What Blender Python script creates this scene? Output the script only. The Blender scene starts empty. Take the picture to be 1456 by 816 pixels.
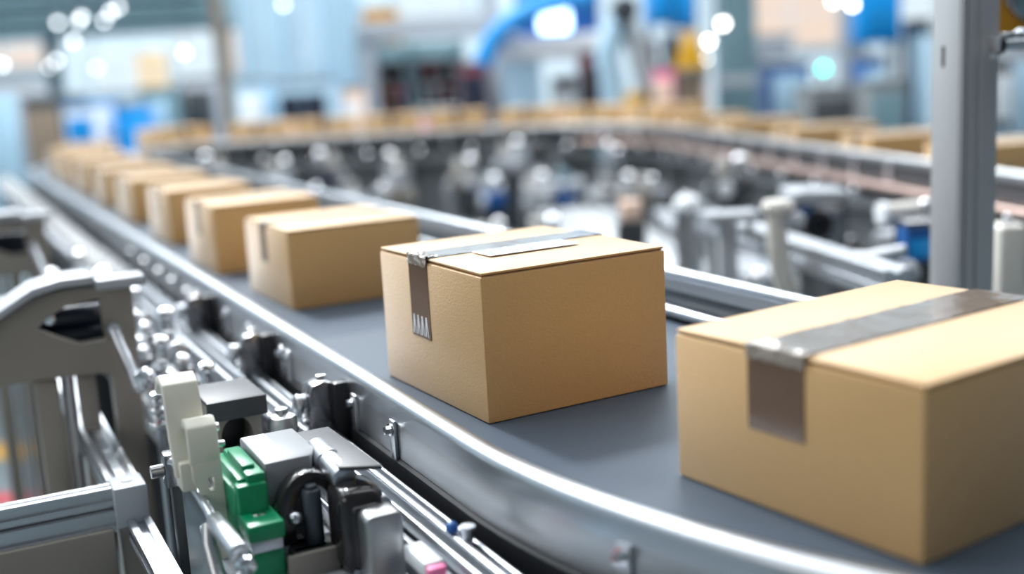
import bpy, bmesh, math, random
from mathutils import Vector, Matrix
random.seed(7)
scn = bpy.context.scene
COL = scn.collection
R = math.radians

# ------------------------------------------------------------------ frames
# world: z up, floor z=0, camera at (0,0,1.4) looking to +y.
# K frame: x = t (along the near belt, towards the camera), y = n (across it), z up
TH = math.atan2(-0.8958, 0.4445)
K = Matrix.Rotation(TH, 4, 'Z')
W = Matrix.Identity(4)
F_PX, PIT, ROL = 1659.05, 0.185829, -0.0545222
BZ = 0.90                                   # belt height

# ------------------------------------------------------------------ materials
def mat(name, col, rough=0.5, metal=0.0, noise=0.0, nscale=40.0, bump=0.0, bscale=200.0, emit=None, estr=0.0,
        trans=0.0, alpha=1.0, rnoise=0.0, stretch=None, spec=0.5, coat=0.0, sheen=0.0):
    m = bpy.data.materials.new(name); m.use_nodes = True
    nt = m.node_tree; b = nt.nodes['Principled BSDF']
    b.inputs['Base Color'].default_value = (*col, 1)
    b.inputs['Roughness'].default_value = rough
    b.inputs['Metallic'].default_value = metal
    b.inputs['Specular IOR Level'].default_value = spec
    b.inputs['Coat Weight'].default_value = coat
    b.inputs['Sheen Weight'].default_value = sheen; b.inputs['Sheen Roughness'].default_value = .45
    b.inputs['Transmission Weight'].default_value = trans
    b.inputs['Alpha'].default_value = alpha
    tc = nt.nodes.new('ShaderNodeTexCoord'); src = tc.outputs['Object']
    if stretch:
        mp = nt.nodes.new('ShaderNodeMapping'); mp.inputs['Scale'].default_value = stretch
        nt.links.new(src, mp.inputs['Vector']); src = mp.outputs['Vector']
    if noise or rnoise:
        n = nt.nodes.new('ShaderNodeTexNoise'); n.inputs['Scale'].default_value = nscale; n.inputs['Detail'].default_value = 5
        nt.links.new(src, n.inputs['Vector'])
        if noise:
            mx = nt.nodes.new('ShaderNodeMix'); mx.data_type = 'RGBA'
            mx.inputs['A'].default_value = (*[max(0, c*(1-noise)) for c in col], 1)
            mx.inputs['B'].default_value = (*[min(1, c*(1+noise)) for c in col], 1)
            nt.links.new(n.outputs['Fac'], mx.inputs['Factor']); nt.links.new(mx.outputs['Result'], b.inputs['Base Color'])
        if rnoise:
            mr = nt.nodes.new('ShaderNodeMapRange')
            mr.inputs['To Min'].default_value = max(0.02, rough-rnoise); mr.inputs['To Max'].default_value = min(1, rough+rnoise)
            nt.links.new(n.outputs['Fac'], mr.inputs['Value']); nt.links.new(mr.outputs['Result'], b.inputs['Roughness'])
    if bump:
        n2 = nt.nodes.new('ShaderNodeTexNoise'); n2.inputs['Scale'].default_value = bscale; n2.inputs['Detail'].default_value = 4
        nt.links.new(src, n2.inputs['Vector'])
        bp = nt.nodes.new('ShaderNodeBump'); bp.inputs['Strength'].default_value = bump; bp.inputs['Distance'].default_value = 0.002
        nt.links.new(n2.outputs['Fac'], bp.inputs['Height']); nt.links.new(bp.outputs['Normal'], b.inputs['Normal'])
    if emit:
        b.inputs['Emission Color'].default_value = (*emit, 1); b.inputs['Emission Strength'].default_value = estr
    return m

def hexc(r, g, b):
    f = lambda v: (v/255/12.92) if v/255 <= .04045 else ((v/255+.055)/1.055)**2.4
    return (f(r), f(g), f(b))

M = dict(
    card=mat('kraft_cardboard', hexc(206, 165, 109), .48, sheen=.50, noise=.06, nscale=140, bump=.30, bscale=320, stretch=(.6, .6, 1), spec=.5),
    card_edge=mat('cardboard_edge', hexc(150, 112, 72), .9, noise=.2, nscale=300),
    tape=mat('brown_packing_tape', hexc(112, 88, 70), .22, noise=.08, nscale=60, spec=.5),
    tape_top=mat('clear_packing_tape', hexc(122, 108, 96), .08, noise=.10, nscale=30, bump=.7, bscale=42, stretch=(.35, 1, 1), spec=.8, coat=.6),
    crinkle=mat('crumpled_clear_tape', hexc(150, 136, 122), .12, noise=.1, nscale=60, spec=.9, coat=.8),
    paper=mat('white_label_paper', hexc(238, 240, 244), .5, noise=.02),
    ink=mat('grey_ink', hexc(146, 162, 190), .6),
    belt=mat('dark_belt_rubber', hexc(70, 82, 95), .46, noise=.08, nscale=6, bump=.10, bscale=700, rnoise=.04, spec=.22),
    steel=mat('brushed_steel', (.54, .57, .61), .33, 1, noise=.015, nscale=8, rnoise=.015),
    satin=mat('satin_aluminium', (.64, .66, .69), .36, 1, noise=.02, nscale=8, rnoise=.02),
    alu=mat('anodised_aluminium', (.50, .51, .52), .38, 1, noise=.03, nscale=8, rnoise=.03),
    postalu=mat('post_aluminium', (.52, .53, .54), .50, .65, noise=.03, nscale=8),
    chrome=mat('polished_chrome', (.85, .86, .88), .08, 1, noise=.03),
    gun=mat('gunmetal', (.30, .30, .31), .26, 1, noise=.15, nscale=30, rnoise=.08),
    copper=mat('pinkish_anodised_lip', (.66, .48, .42), .34, 1, noise=.10, nscale=20),
    black=mat('black_plastic', (.012, .012, .014), .35, noise=.2, nscale=60),
    rubber=mat('black_rubber', (.010, .011, .014), .5, noise=.2),
    smoke=mat('smoky_plastic', (.018, .017, .018), .15, noise=.4, nscale=30, spec=.5),
    slate=mat('slate_plastic', hexc(52, 62, 70), .4, noise=.1),
    cream=mat('cream_plastic', hexc(214, 212, 198), .38, noise=.03, nscale=30, bump=.03),
    green=mat('green_plastic', hexc(0, 128, 84), .34, noise=.06, nscale=60, bump=.04, spec=.5),
    lgrey=mat('light_grey_paint', hexc(164, 169, 176), .42, noise=.04, nscale=30),
    pgrey=mat('grey_sensor_plastic', hexc(128, 131, 136), .45, noise=.04, nscale=30),
    mgrey=mat('mid_grey_paint', hexc(128, 132, 134), .45, noise=.06, nscale=20),
    warmgrey=mat('warm_grey_paint', hexc(138, 133, 125), .5, noise=.08, nscale=14),
    dgrey=mat('dark_grey_paint', hexc(58, 62, 66), .5, noise=.1, nscale=20),
    white=mat('white_paint', hexc(226, 230, 234), .4, noise=.03),
    bone=mat('bone_enamel', hexc(216, 212, 204), .3, noise=.03, spec=.6),
    navy=mat('navy_roller', hexc(22, 34, 52), .25, noise=.1, spec=.7),
    blue=mat('bright_blue_paint', hexc(0, 140, 214), .4, noise=.05),
    dblue=mat('deep_blue_paint', hexc(20, 84, 150), .4, noise=.06),
    skyb=mat('pale_blue_paint', hexc(168, 200, 220), .4, noise=.04),
    teal=mat('teal_grey_paint', hexc(110, 140, 150), .5, noise=.06),
    soffit=mat('dark_teal_soffit', hexc(128, 152, 160), .7, noise=.1, nscale=3),
    yellow=mat('ochre_yellow_paint', hexc(214, 160, 30), .4, noise=.08),
    mustard=mat('mustard_wrap', hexc(176, 124, 14), .45, noise=.15, nscale=18),
    red=mat('red_paint', hexc(190, 40, 56), .45, noise=.06),
    dred=mat('maroon_paint', hexc(104, 40, 48), .5, noise=.08),
    pink=mat('pink_plastic', hexc(236, 120, 168), .4, noise=.05),
    orange=mat('orange_paint', hexc(226, 130, 60), .45, noise=.05),
    bronze=mat('taupe_paint', hexc(132, 116, 100), .5, noise=.06),
    floor=mat('sealed_concrete', hexc(104, 118, 124), .40, noise=.14, nscale=2.2, rnoise=.1, spec=.5),
    wall=mat('pale_wall_paint', hexc(196, 210, 218), .7, noise=.03, nscale=2),
    ceil=mat('ceiling_panel', hexc(206, 214, 220), .8, noise=.03, nscale=3),
    peach=mat('peach_panel', hexc(238, 206, 186), .5, noise=.05),
    glass=mat('blue_tinted_glass', hexc(190, 216, 230), .08, noise=.03, trans=.35, spec=.7),
    lamp=mat('lamp_diffuser', (1, 1, 1), .5, emit=(.93, .97, 1), estr=7),
    lampw=mat('warm_lamp_diffuser', (1, 1, 1), .5, emit=(1, .95, .88), estr=14),
    panel_light=mat('ceiling_light_diffuser', (1, 1, 1), .5, emit=(.95, .98, 1), estr=2.2),
    winlit=mat('daylit_window_pane', (.04, .05, .05), .3, emit=(.80, .92, 1), estr=.95),
    winwarm=mat('warm_lit_window_pane', (.05, .04, .04), .3, emit=(1, .80, .66), estr=.85),
    winyel=mat('yellow_lit_pane', (.05, .04, .03), .3, emit=(1, .76, .42), estr=.95),
    greenled=mat('green_signal_lens', (.05, .9, .7), .3, emit=(.01, .80, .60), estr=5),
    redled=mat('red_indicator_lens', (.9, .05, .1), .3, emit=(1, .04, .10), estr=6),
    bluelamp=mat('blue_white_screen', (.6, .8, 1), .3, emit=(.55, .78, 1), estr=5),
)

# ------------------------------------------------------------------ mesh builder
class MB:
    def __init__(s): s.bm = bmesh.new(); s.smooth = []
    def box(s, c, d, bev=0.0, rot=None, seg=2):
        t = bmesh.new(); bmesh.ops.create_cube(t, size=1.0)
        bmesh.ops.scale(t, vec=Vector(d), verts=t.verts)
        if bev:
            bmesh.ops.bevel(t, geom=list(t.edges), offset=min(bev, min(d)*.49), segments=seg, profile=.5, affect='EDGES')
        if rot is not None: bmesh.ops.transform(t, matrix=rot.to_4x4(), verts=t.verts)
        bmesh.ops.translate(t, vec=Vector(c), verts=t.verts); return s._merge(t)
    def bb(s, a, b, bev=0.0, seg=2):     # box by two corners
        a, b = Vector(a), Vector(b); d = b-a
        return s.box((a+b)/2, [abs(x) for x in d], bev, seg=seg)
    def _merge(s, t):
        me = bpy.data.meshes.new('tmp'); t.to_mesh(me); t.free(); s.bm.from_mesh(me); bpy.data.meshes.remove(me); return s
    def cyl(s, p0, p1, r, seg=20, r2=None, bev=0.0):
        p0, p1 = Vector(p0), Vector(p1); ax = p1-p0; L = ax.length
        t = bmesh.new()
        bmesh.ops.create_cone(t, cap_ends=True, segments=seg, radius1=r, radius2=r if r2 is None else r2, depth=L)
        if bev:
            ed = [e for e in t.edges if len(e.link_faces) == 2 and any(len(f.verts) > 4 for f in e.link_faces)]
            bmesh.ops.bevel(t, geom=ed, offset=bev, segments=2, profile=.5, affect='EDGES')
        q = Vector((0, 0, 1)).rotation_difference(ax.normalized()).to_matrix().to_4x4()
        bmesh.ops.transform(t, matrix=Matrix.Translation((p0+p1)/2) @ q, verts=t.verts); return s._merge(t)
    def sph(s, c, r, u=16, v=10, sc=(1, 1, 1)):
        t = bmesh.new(); bmesh.ops.create_uvsphere(t, u_segments=u, v_segments=v, radius=r)
        bmesh.ops.scale(t, vec=Vector(sc), verts=t.verts); bmesh.ops.translate(t, vec=Vector(c), verts=t.verts); return s._merge(t)
    def tube(s, pts, r, seg=14, cap=True):
        pts = [Vector(p) for p in pts]; t = bmesh.new(); rings = []
        up = None
        for i, p in enumerate(pts):
            d = (pts[min(i+1, len(pts)-1)]-pts[max(i-1, 0)]).normalized()
            if up is None: up = d.orthogonal().normalized()
            up = (up - d*up.dot(d)).normalized(); sd = d.cross(up)
            rings.append([t.verts.new(p+(up*math.cos(a)+sd*math.sin(a))*r) for a in [2*math.pi*k/seg for k in range(seg)]])
        for a, b in zip(rings, rings[1:]):
            for k in range(seg): t.faces.new((a[k], a[(k+1) % seg], b[(k+1) % seg], b[k]))
        if cap: t.faces.new(rings[0][::-1]); t.faces.new(rings[-1])
        bmesh.ops.recalc_face_normals(t, faces=t.faces); return s._merge(t)
    def prism(s, pts, ax, a0, a1, holes=(), bev=0.0):
        t = bmesh.new(); es = []
        def P3(p, a): return {'t': (a, p[0], p[1]), 'n': (p[0], a, p[1]), 'z': (p[0], p[1], a)}[ax]
        for lp in [pts]+list(holes):
            vs = [t.verts.new(P3(p, a0)) for p in lp]
            for i in range(len(vs)): es.append(t.edges.new((vs[i], vs[(i+1) % len(vs)])))
        if holes: bmesh.ops.triangle_fill(t, use_beauty=True, edges=es)
        else: t.faces.new(list(t.verts))
        r_ = bmesh.ops.extrude_face_region(t, geom=list(t.faces))
        vec = {'t': (a1-a0, 0, 0), 'n': (0, a1-a0, 0), 'z': (0, 0, a1-a0)}[ax]
        bmesh.ops.translate(t, vec=Vector(vec), verts=[v for v in r_['geom'] if isinstance(v, bmesh.types.BMVert)])
        bmesh.ops.recalc_face_normals(t, faces=t.faces)
        if bev:
            ed = [e for e in t.edges if len(e.link_faces) == 2 and e.calc_face_angle(0) > .5]
            bmesh.ops.bevel(t, geom=ed, offset=bev, segments=2, profile=.5, affect='EDGES')
        return s._merge(t)
    def lathe(s, c, prof, seg=24, axis='z'):
        t = bmesh.new(); rings = []
        for (r, h) in prof:
            ring = []
            for k in range(seg):
                a = 2*math.pi*k/seg; x, y = r*math.cos(a), r*math.sin(a)
                p = {'z': (x, y, h), 'x': (h, x, y), 'y': (x, h, y)}[axis]
                ring.append(t.verts.new(Vector(c)+Vector(p)))
            rings.append(ring)
        for a, b in zip(rings, rings[1:]):
            for k in range(seg): t.faces.new((a[k], a[(k+1) % seg], b[(k+1) % seg], b[k]))
        if prof[0][0] > 1e-5: t.faces.new(rings[0][::-1])
        if prof[-1][0] > 1e-5: t.faces.new(rings[-1])
        bmesh.ops.remove_doubles(t, verts=t.verts, dist=1e-6); bmesh.ops.recalc_face_normals(t, faces=t.faces); return s._merge(t)
    def build(s, name, m, parent=None, frame=W, kind=None, auto=38):
        bm = s.bm
        bm.transform(frame)
        base = Matrix.Identity(4)
        if parent is not None: base = WM[parent.name]
        else:
            xs = [v.co for v in bm.verts]
            lo = Vector((min(v.x for v in xs), min(v.y for v in xs), min(v.z for v in xs))); hi = Vector((max(v.x for v in xs), max(v.y for v in xs), 0))
            base = Matrix.Translation(((lo.x+hi.x)/2, (lo.y+hi.y)/2, lo.z))
        bm.transform(base.inverted())
        bmesh.ops.recalc_face_normals(bm, faces=bm.faces)
        for f in bm.faces: f.smooth = True
        for e in bm.edges:
            if len(e.link_faces) == 2 and e.calc_face_angle(0) > R(auto): e.smooth = False
        me = bpy.data.meshes.new(name); bm.to_mesh(me); bm.free()
        me.materials.append(M[m] if isinstance(m, str) else m)
        o = bpy.data.objects.new(name, me); COL.objects.link(o)
        if parent is not None: o.parent = parent; WM[o.name] = base      # parts share the frame of their thing
        else: o.location = base.translation; WM[o.name] = base
        if kind: o['kind'] = kind
        return o
WM = {}
def tag(o, label, cat, group=None):
    o['label'] = label; o['category'] = cat
    if group: o['group'] = group
    return o
def thing(name, label, cat, loc, frame=W, group=None, rz=0.0):
    o = bpy.data.objects.new(name, None); COL.objects.link(o); o.empty_display_size = .05
    Mx = frame @ Matrix.Translation(loc) @ Matrix.Rotation(rz, 4, 'Z')
    o.location = Mx.translation; o.rotation_euler = (0, 0, Mx.to_euler().z); WM[o.name] = Mx
    return tag(o, label, cat, group)
KIDS = {}
def copy_tree(o, parent=None):
    c = o.copy(); COL.objects.link(c)
    if parent is not None: c.parent = parent
    for ch in [x for x in COL.objects if x.parent is o]: copy_tree(ch, c)
    return c
def place(o, x, y, z, rz): o.location = (x, y, z); o.rotation_euler = (0, 0, rz); return o

# ------------------------------------------------------------------ camera
c_, s_ = math.cos(PIT), math.sin(PIT)
FW = Vector((0, c_, -s_)); UP = Vector((0, s_, c_)); RI = Vector((1, 0, 0))
R2 = RI*math.cos(ROL) + UP*math.sin(ROL); U2 = -RI*math.sin(ROL) + UP*math.cos(ROL)
CAM = Vector((0, 0, 1.4))
cd = bpy.data.cameras.new('camera'); cam = bpy.data.objects.new('camera', cd); COL.objects.link(cam)
mw = Matrix((R2, U2, -FW)).transposed().to_4x4(); mw.translation = CAM; cam.matrix_world = mw
cd.sensor_width = 36; cd.lens = F_PX/1456*36; cd.clip_start = .05; cd.clip_end = 200
cd.dof.use_dof = True; cd.dof.focus_distance = 1.70; cd.dof.aperture_fstop = 1.15; cd.dof.aperture_blades = 0
scn.camera = cam
# where a feature seen along one line of sight stands: on a given plane of the place
def ray(px, py): return FW + R2*((px-728)/F_PX) + U2*((408-py)/F_PX)
def onY(px, py, y): d = ray(px, py); return CAM + d*(y/d.y)
def onZ(px, py, z): d = ray(px, py); return CAM + d*((z-1.4)/d.z)

# ------------------------------------------------------------------ the setting
MB().bb((-15, -5, -.1), (15, 22, 0)).build('floor', 'floor', kind='structure')
MB().bb((-15, 21, 0), (15, 21.2, 8.0)).build('wall_back', 'wall', kind='structure')
MB().bb((-15.2, -5, 0), (-15, 21.2, 8.0)).build('wall_left', 'wall', kind='structure')
MB().bb((15, -5, 0), (15.2, 21.2, 8.0)).build('wall_right', 'mgrey', kind='structure')
MB().bb((-15.2, -5, 8.0), (15.2, 21.2, 8.15)).build('ceiling', 'ceil', kind='structure')

# ------------------------------------------------------------------ conveyor loop path
# inner guide line (n = 1.29 of the near straight); heading turns right all the way round
W_IN = 1.29
def loop_path():
    cx, cy = Vector((.4445, -.8958)), Vector((.8958, .4445))
    segs = []; h0 = R(116.39)
    C0 = cx*(-1.35) + cy*(.597+1.33)                   # centre of the near bend
    pts = []
    def arc(C, r, ha, hb, n):
        for i in range(n+1):
            h = ha+(hb-ha)*i/n
            pts.append((C+Vector((math.cos(h+math.pi/2), math.sin(h+math.pi/2)))*r, h))
    arc(C0, .64, h0+R(80), h0, 40)
    near_end = len(pts)
    p = pts[-1][0]; u = Vector((math.cos(h0), math.sin(h0)))
    # straight run up to the tangent of the far-left bend (inner radius .5, ends along +x at y = 8.35)
    ytop = 8.35; r1 = .5
    # centre of the bend: distance r1 to the right of the straight and r1 below ytop
    rn = Vector((u.y, -u.x))
    # p + u*L + rn*r1 has y = ytop - r1
    L = (ytop - r1 - p.y - rn.y*r1)/u.y
    n = 24
    for i in range(1, n+1): pts.append((p+u*(L*i/n), h0))
    C1 = p+u*L+rn*r1
    arc(C1, r1, h0, 0, 28)
    # far straight to the right-hand bend (inner radius 1.3, ends heading h2)
    h2 = R(-81); r2 = 1.35
    q = pts[-1][0]
    d2 = Vector((math.cos(h2), math.sin(h2))); rn2 = Vector((d2.y, -d2.x))
    anchor = Vector((1.30, 5.55))                       # the right-hand straight passes here
    # centre C2 = (X, ytop-r2); right-hand line is C2 - rn2*r2 + d2*k through anchor
    # solve (anchor - C2 + rn2*r2) x d2 = 0
    Y2 = ytop - r2
    # (ax - X + rx)*dy - (ay - Y2 + ry)*dx = 0
    X2 = anchor.x + rn2.x*r2 - (anchor.y - Y2 + rn2.y*r2)*d2.x/d2.y
    for i in range(1, 13): pts.append((q+Vector((X2-q.x, 0))*(i/12), 0.0))
    arc(Vector((X2, Y2)), r2, 0, h2, 36)
    q = pts[-1][0]
    for i in range(1, 17): pts.append((q+d2*(4.6*i/16), h2))
    return pts
PATH = loop_path()
cum = [0.0]
for a, b in zip(PATH, PATH[1:]): cum.append(cum[-1]+(b[0]-a[0]).length)
def at_s(s, w=0.0):
    s = max(0, min(s, cum[-1]-1e-4))
    i = max(k for k in range(len(cum)-1) if cum[k] <= s)
    f = (s-cum[i])/max(1e-9, cum[i+1]-cum[i])
    h = PATH[i][1]*(1-f)+PATH[i+1][1]*f; p = PATH[i][0].lerp(PATH[i+1][0], f)
    return p+Vector((-math.sin(h), math.cos(h)))*w, h
# split: near conveyor up to the middle of the far-left bend
i_split = 41+24+14
S_SPLIT = cum[i_split]
def sweep(prof, i0, i1, closed=True):
    """cross-section prof = [(w, z)] carried along PATH[i0..i1]"""
    mb = MB(); t = mb.bm; rings = []
    for (p, h) in PATH[i0:i1+1]:
        nv = Vector((-math.sin(h), math.cos(h)))
        rings.append([t.verts.new((p.x+nv.x*w, p.y+nv.y*w, z)) for (w, z) in prof])
    n = len(prof)
    last = None
    for a, b in zip(rings, rings[1:]):
        for k in range(n if closed else n-1):
            try: t.faces.new((a[k], a[(k+1) % n], b[(k+1) % n], b[k]))
            except ValueError: pass
    if closed: t.faces.new(rings[0][::-1]); t.faces.new(rings[-1])
    return mb
def circ(w, z, r, n=16): return [(w+r*math.cos(2*math.pi*k/n), z+r*math.sin(2*math.pi*k/n)) for k in range(n)]
def rect(w0, w1, z0, z1): return [(w0, z0), (w1, z0), (w1, z1), (w0, z1)]
def capprof(w0, w1, z0, z1, r=.012):
    out = []
    for (cw, cz, a0) in ((w1-r, z1-r, 0), (w0+r, z1-r, 90)):
        for k in range(6): a = R(a0+90*k/5); out.append((cw+r*math.cos(a), cz+r*math.sin(a)))
    return out+[(w0, z0), (w1, z0)]
NI = len(PATH)-1
def bolts_along(t, s_list, w, z, sgn, size=1.0):
    """one hanger plate with a bolt head for each place, as parts"""
    for s in s_list:
        p, h = at_s(s, w); fr = Matrix.Translation((p.x, p.y, 0)) @ Matrix.Rotation(h, 4, 'Z')
        m = MB().box((0, sgn*.003, z-.004*size), (.021*size, .006, .062*size), .002)
        o = m.build('hanger_plate', 'satin', t, fr)
        b = MB().cyl((0, sgn*.006, z+.012*size), (0, sgn*.009, z+.012*size), .0095*size, 18)
        b.cyl((0, sgn*.009, z+.012*size), (0, sgn*.017, z+.012*size), .0066*size, 6)
        b.build('bolt', 'chrome', o, fr)
def stand_legs(t, s_list, w0=.02, w1=.66):
    for s in s_list:
        for w in (w0, w1):
            p, h = at_s(s, w); fr = Matrix.Translation((p.x, p.y, 0)) @ Matrix.Rotation(h, 4, 'Z')
            m = MB().bb((-.03, -.03, .015), (.03, .03, .80), .004); m.cyl((0, 0, 0), (0, 0, .016), .05, 20)
            m.build('leg', 'alu', t, fr)

# near conveyor -----------------------------------------------------------
p0, h0 = at_s(2.5, .35)
nc = thing('belt_conveyor', 'long dark belt conveyor with rounded steel side rail carrying the nearest row of cartons', 'conveyor', (p0.x, p0.y, 0))
I0, I1 = 0, i_split
sweep(rect(.035, .672, BZ-.012, BZ), I0, I1).build('belt', 'belt', nc)
sweep(rect(.035, .66, .80, .812), I0, I1).build('return_belt', 'rubber', nc)
sweep(capprof(.672, .706, BZ-.012, .926, .0145), I0, I1).build('side_rail', 'steel', nc)
sweep(rect(.698, .703, .831, .888), I0, I1).build('side_panel', 'alu', nc)
sweep([(.690, .790), (.708, .790), (.708, .826), (.704, .830), (.690, .830)], I0, I1).build('rubber_skirt', 'rubber', nc)
sweep(rect(.66, .672, .14, .80), I0, I1).build('lower_panel', 'dgrey', nc)  # dark sheet standing in for the shaded space under the belt
# inner guide: lower rail, recessed dark panel, pale strip and round top rail
sweep(circ(.022, .917, .011), I0, I1).build('lower_guide_rail', 'steel', nc)
sweep(rect(-.004, .002, .80, .958), I0, I1).build('inner_panel', 'slate', nc)
sweep(rect(-.006, .004, .953, .980), I0, I1).build('guide_strip', 'alu', nc)
sweep(circ(-.001, .986, .0125), I0, I1).build('top_guide_rail', 'steel', nc)
sweep(rect(-.02, .66, .775, .795), I0, I1).build('frame_beam', 'dgrey', nc)
stand_legs(nc, [.6, 2.0, 3.6, 5.2, 6.6])
# t position -> path length on the near straight (straight starts at t=-1.35)
S0 = cum[40]
def s_of_t(t): return S0 + (-1.35 - t)
bolts_along(nc, [s_of_t(t) for t in (-1.60, -1.775, -2.155, -2.20, -2.46, -2.66, -2.86, -3.06, -3.26, -3.46, -3.7, -3.95, -4.2, -4.5, -4.8, -5.1, -5.5, -5.9, -6.3)], .703, .862, 1)
bolts_along(nc, [S0-.14-.02, S0-.30, S0-.45], .703, .862, 1, 1.0)
for s in (s_of_t(-2.0), s_of_t(-2.55), s_of_t(-3.3), s_of_t(-4.2), s_of_t(-5.2)):
    p, h = at_s(s, 0); fr = Matrix.Translation((p.x, p.y, 0)) @ Matrix.Rotation(h, 4, 'Z')
    MB().bb((-.012, .002, .90), (.012, .012, .955), .002).build('guide_bracket', 'gun', nc, fr)

# far conveyor ------------------------------------------------------------
p0, h0 = at_s(S_SPLIT+4.5, .35)
fc = thing('belt_conveyor', 'curved belt conveyor on the far side of the loop with a pinkish lower lip', 'conveyor', (p0.x, p0.y, 0))
J0, J1 = i_split, NI
sweep(rect(.035, .672, BZ-.012, BZ), J0, J1).build('belt', 'belt', fc)
sweep(capprof(.672, .706, BZ-.012, .926, .0145), J0, J1).build('side_rail', 'steel', fc)
sweep(rect(.698, .703, .818, .888), J0, J1).build('side_panel', 'satin', fc)
sweep(capprof(-.02, .012, .965, .997, .014), J0, J1).build('top_guide_rail', 'alu', fc)
sweep(rect(-.004, .004, .82, .968), J0, J1).build('inner_panel', 'dgrey', fc)
sweep(capprof(-.075, -.006, .872, .893, .008), J0+44, J1).build('lower_lip', 'copper', fc)
sweep(rect(-.02, .66, .775, .82), J0, J1).build('frame_beam', 'mgrey', fc)
sweep(rect(.10, .106, .05, .775), J0, J1).build('lower_panel', 'mgrey', fc)
kk = S_SPLIT+.7
while kk < cum[-1]-1.8:
    p, h = at_s(kk, -.05); m = MB(); m.sph((p.x, p.y, .845), .026, 14, 8); m.cyl((p.x, p.y, .86), (p.x, p.y, .892), .012, 12); m.build('glint_ball', 'chrome', fc); kk += .37  # chrome balls added along the lip only to throw out-of-focus glints
stand_legs(fc, [S_SPLIT+k for k in (.6, 1.7, 2.8, 3.9, 5.0, 6.1, 7.2, 8.3)])
ss = S_SPLIT+.5
while ss < cum[-1]-1.6:
    bolts_along(fc, [ss], -.004, .928, -1, 1.5); ss += .30

# ------------------------------------------------------------------ cartons
def make_carton(w, d, h, label, tape_at=.44, tape_w=.066, drop=.13, full=True, group=None):
    """x = across the belt (w), y = along the belt (d); origin at the middle of the base; taped end faces -x"""
    t = thing('cardboard_box', label, 'carton', (0, 0, 0), group=group)
    hb = h-.0065
    m = MB(); m.box((0, 0, hb/2), (w, d, hb), .0035, seg=2)
    # slight bulge of the long sides
    m.build('carton_body', 'card', t)
    if full:
        m = MB(); m.bb((-w/2+.004, -d/2+.004, hb-.001), (w/2-.004, d/2-.004, hb+.0016)); m.build('inner_flap', 'card_edge', t)
    yt = -d/2+d*(1-tape_at)
    for (a, b, tilt) in ((-d/2, yt-.0012, 1), (yt+.0012, d/2, -1)):
        m = MB()
        m.box(((0), (a+b)/2, h-.002), (w-.004, b-a-.0015, .0036), .0015, rot=Matrix.Rotation(R(.35*tilt), 3, 'X')); m.build('top_flap', 'card', t)
    # tape across the top and down the end faces, gently creased
    bm = MB(); tb = bm.bm; n = 34
    rows = []
    for i in range(n+1):
        x = -w/2-.0012+(w+.0024)*i/n
        row = []
        for j in range(7):
            y = yt+(j/6-.5)*tape_w
            z = h+.0011+random.uniform(0, .0011)*(1 if 0 < i < n else 0)
            row.append(tb.verts.new((x, y, z)))
        rows.append(row)
    for a, b in zip(rows, rows[1:]):
        for j in range(6): tb.faces.new((a[j], a[j+1], b[j+1], b[j]))
    bm.build('top_tape', 'tape_top', t, auto=80)
    for sg in (-1, 1):
        m = MB(); m.bb((sg*(w/2+.0002), yt-tape_w/2, h-drop), (sg*(w/2+.0014), yt+tape_w/2, h+.0012))
        m.build('end_tape', 'tape', t)
    if full:      # crumpled bit of clear tape folded over the taped top edge
        bm = MB(); tb = bm.bm; nu, nv = 12, 14; rows = []
        for i in range(nu+1):
            f = i/nu*2-1; a = max(0, min(1, (f+.35)/.7))*math.pi/2
            x = -w/2-.0022*math.cos(a)+(.020*max(0, f-.35)/.65); z = h+.0022*math.sin(a)-(.014*max(0, -.35-f)/.65)
            rows.append([tb.verts.new((x-random.uniform(0, .0022), yt+(j/nv-.5)*tape_w*1.04+random.uniform(-.001, .001), z+random.uniform(0, .0026))) for j in range(nv+1)])
        for a, b in zip(rows, rows[1:]):
            for j in range(nv): tb.faces.new((a[j], a[j+1], b[j+1], b[j]))
        bm.build('crumpled_tape_edge', 'crinkle', t, auto=20)['label'] = 'shiny crumpled tape edge'
    return t, yt
row_group = 'cartons on the near belt'
hero, yt = make_carton(.3207, .3529, .22, 'sharp kraft carton in mid-row with a white address label beside its top tape', drop=.128, group=row_group, tape_at=.42)
# printed pale peaks at the lower end of the tape
for k in range(4):
    y = yt+.0225-.0145*k; z = .22-.124; x = -.3207/2-.0016
    m = MB(); m.prism([(y-.0058, z), (y-.0035, z), (y-.0002, z+.021), (y+.0022, z), (y+.0058, z), (y+.0022, z+.031), (y-.0018, z+.031)], 't', x-.0004, x)
    m.build('printed_peak', 'paper', hero)['label'] = 'pale printed peak near the tape end'
lb = MB(); lb.bb((-.085, yt-.035-.062, .2222), (.075, yt-.038, .2230)); lo_ = lb.build('address_label', 'paper', hero); lo_['label'] = 'white printed address label'
m = MB()
for k in range(9):
    y = yt-.043-.006*k; x = -.080
    while x < .066:
        l = random.uniform(.008, .026); m.bb((x, y-.0011, .2229), (min(x+l, .070), y+.0011, .2234)); x += l+random.uniform(.004, .010)
m.build('printed_line', 'ink', lo_)
nx, ny = -.0438, 1.6038; a = .5097
ex, ey = Vector((math.cos(a), math.sin(a))), Vector((-math.sin(a), math.cos(a)))
cc = Vector((nx, ny))+ex*.3207/2+ey*.3529/2
place(hero, cc.x, cc.y, BZ+.0005, a)
front, _ = make_carton(.4104, .351, .184, 'large blurred carton nearest the camera with a brown tape tab and no label', tape_at=.46, tape_w=.082, drop=.095, group=row_group)
place(front, .4587, 1.323, BZ+.0005, R(33.58))
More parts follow.
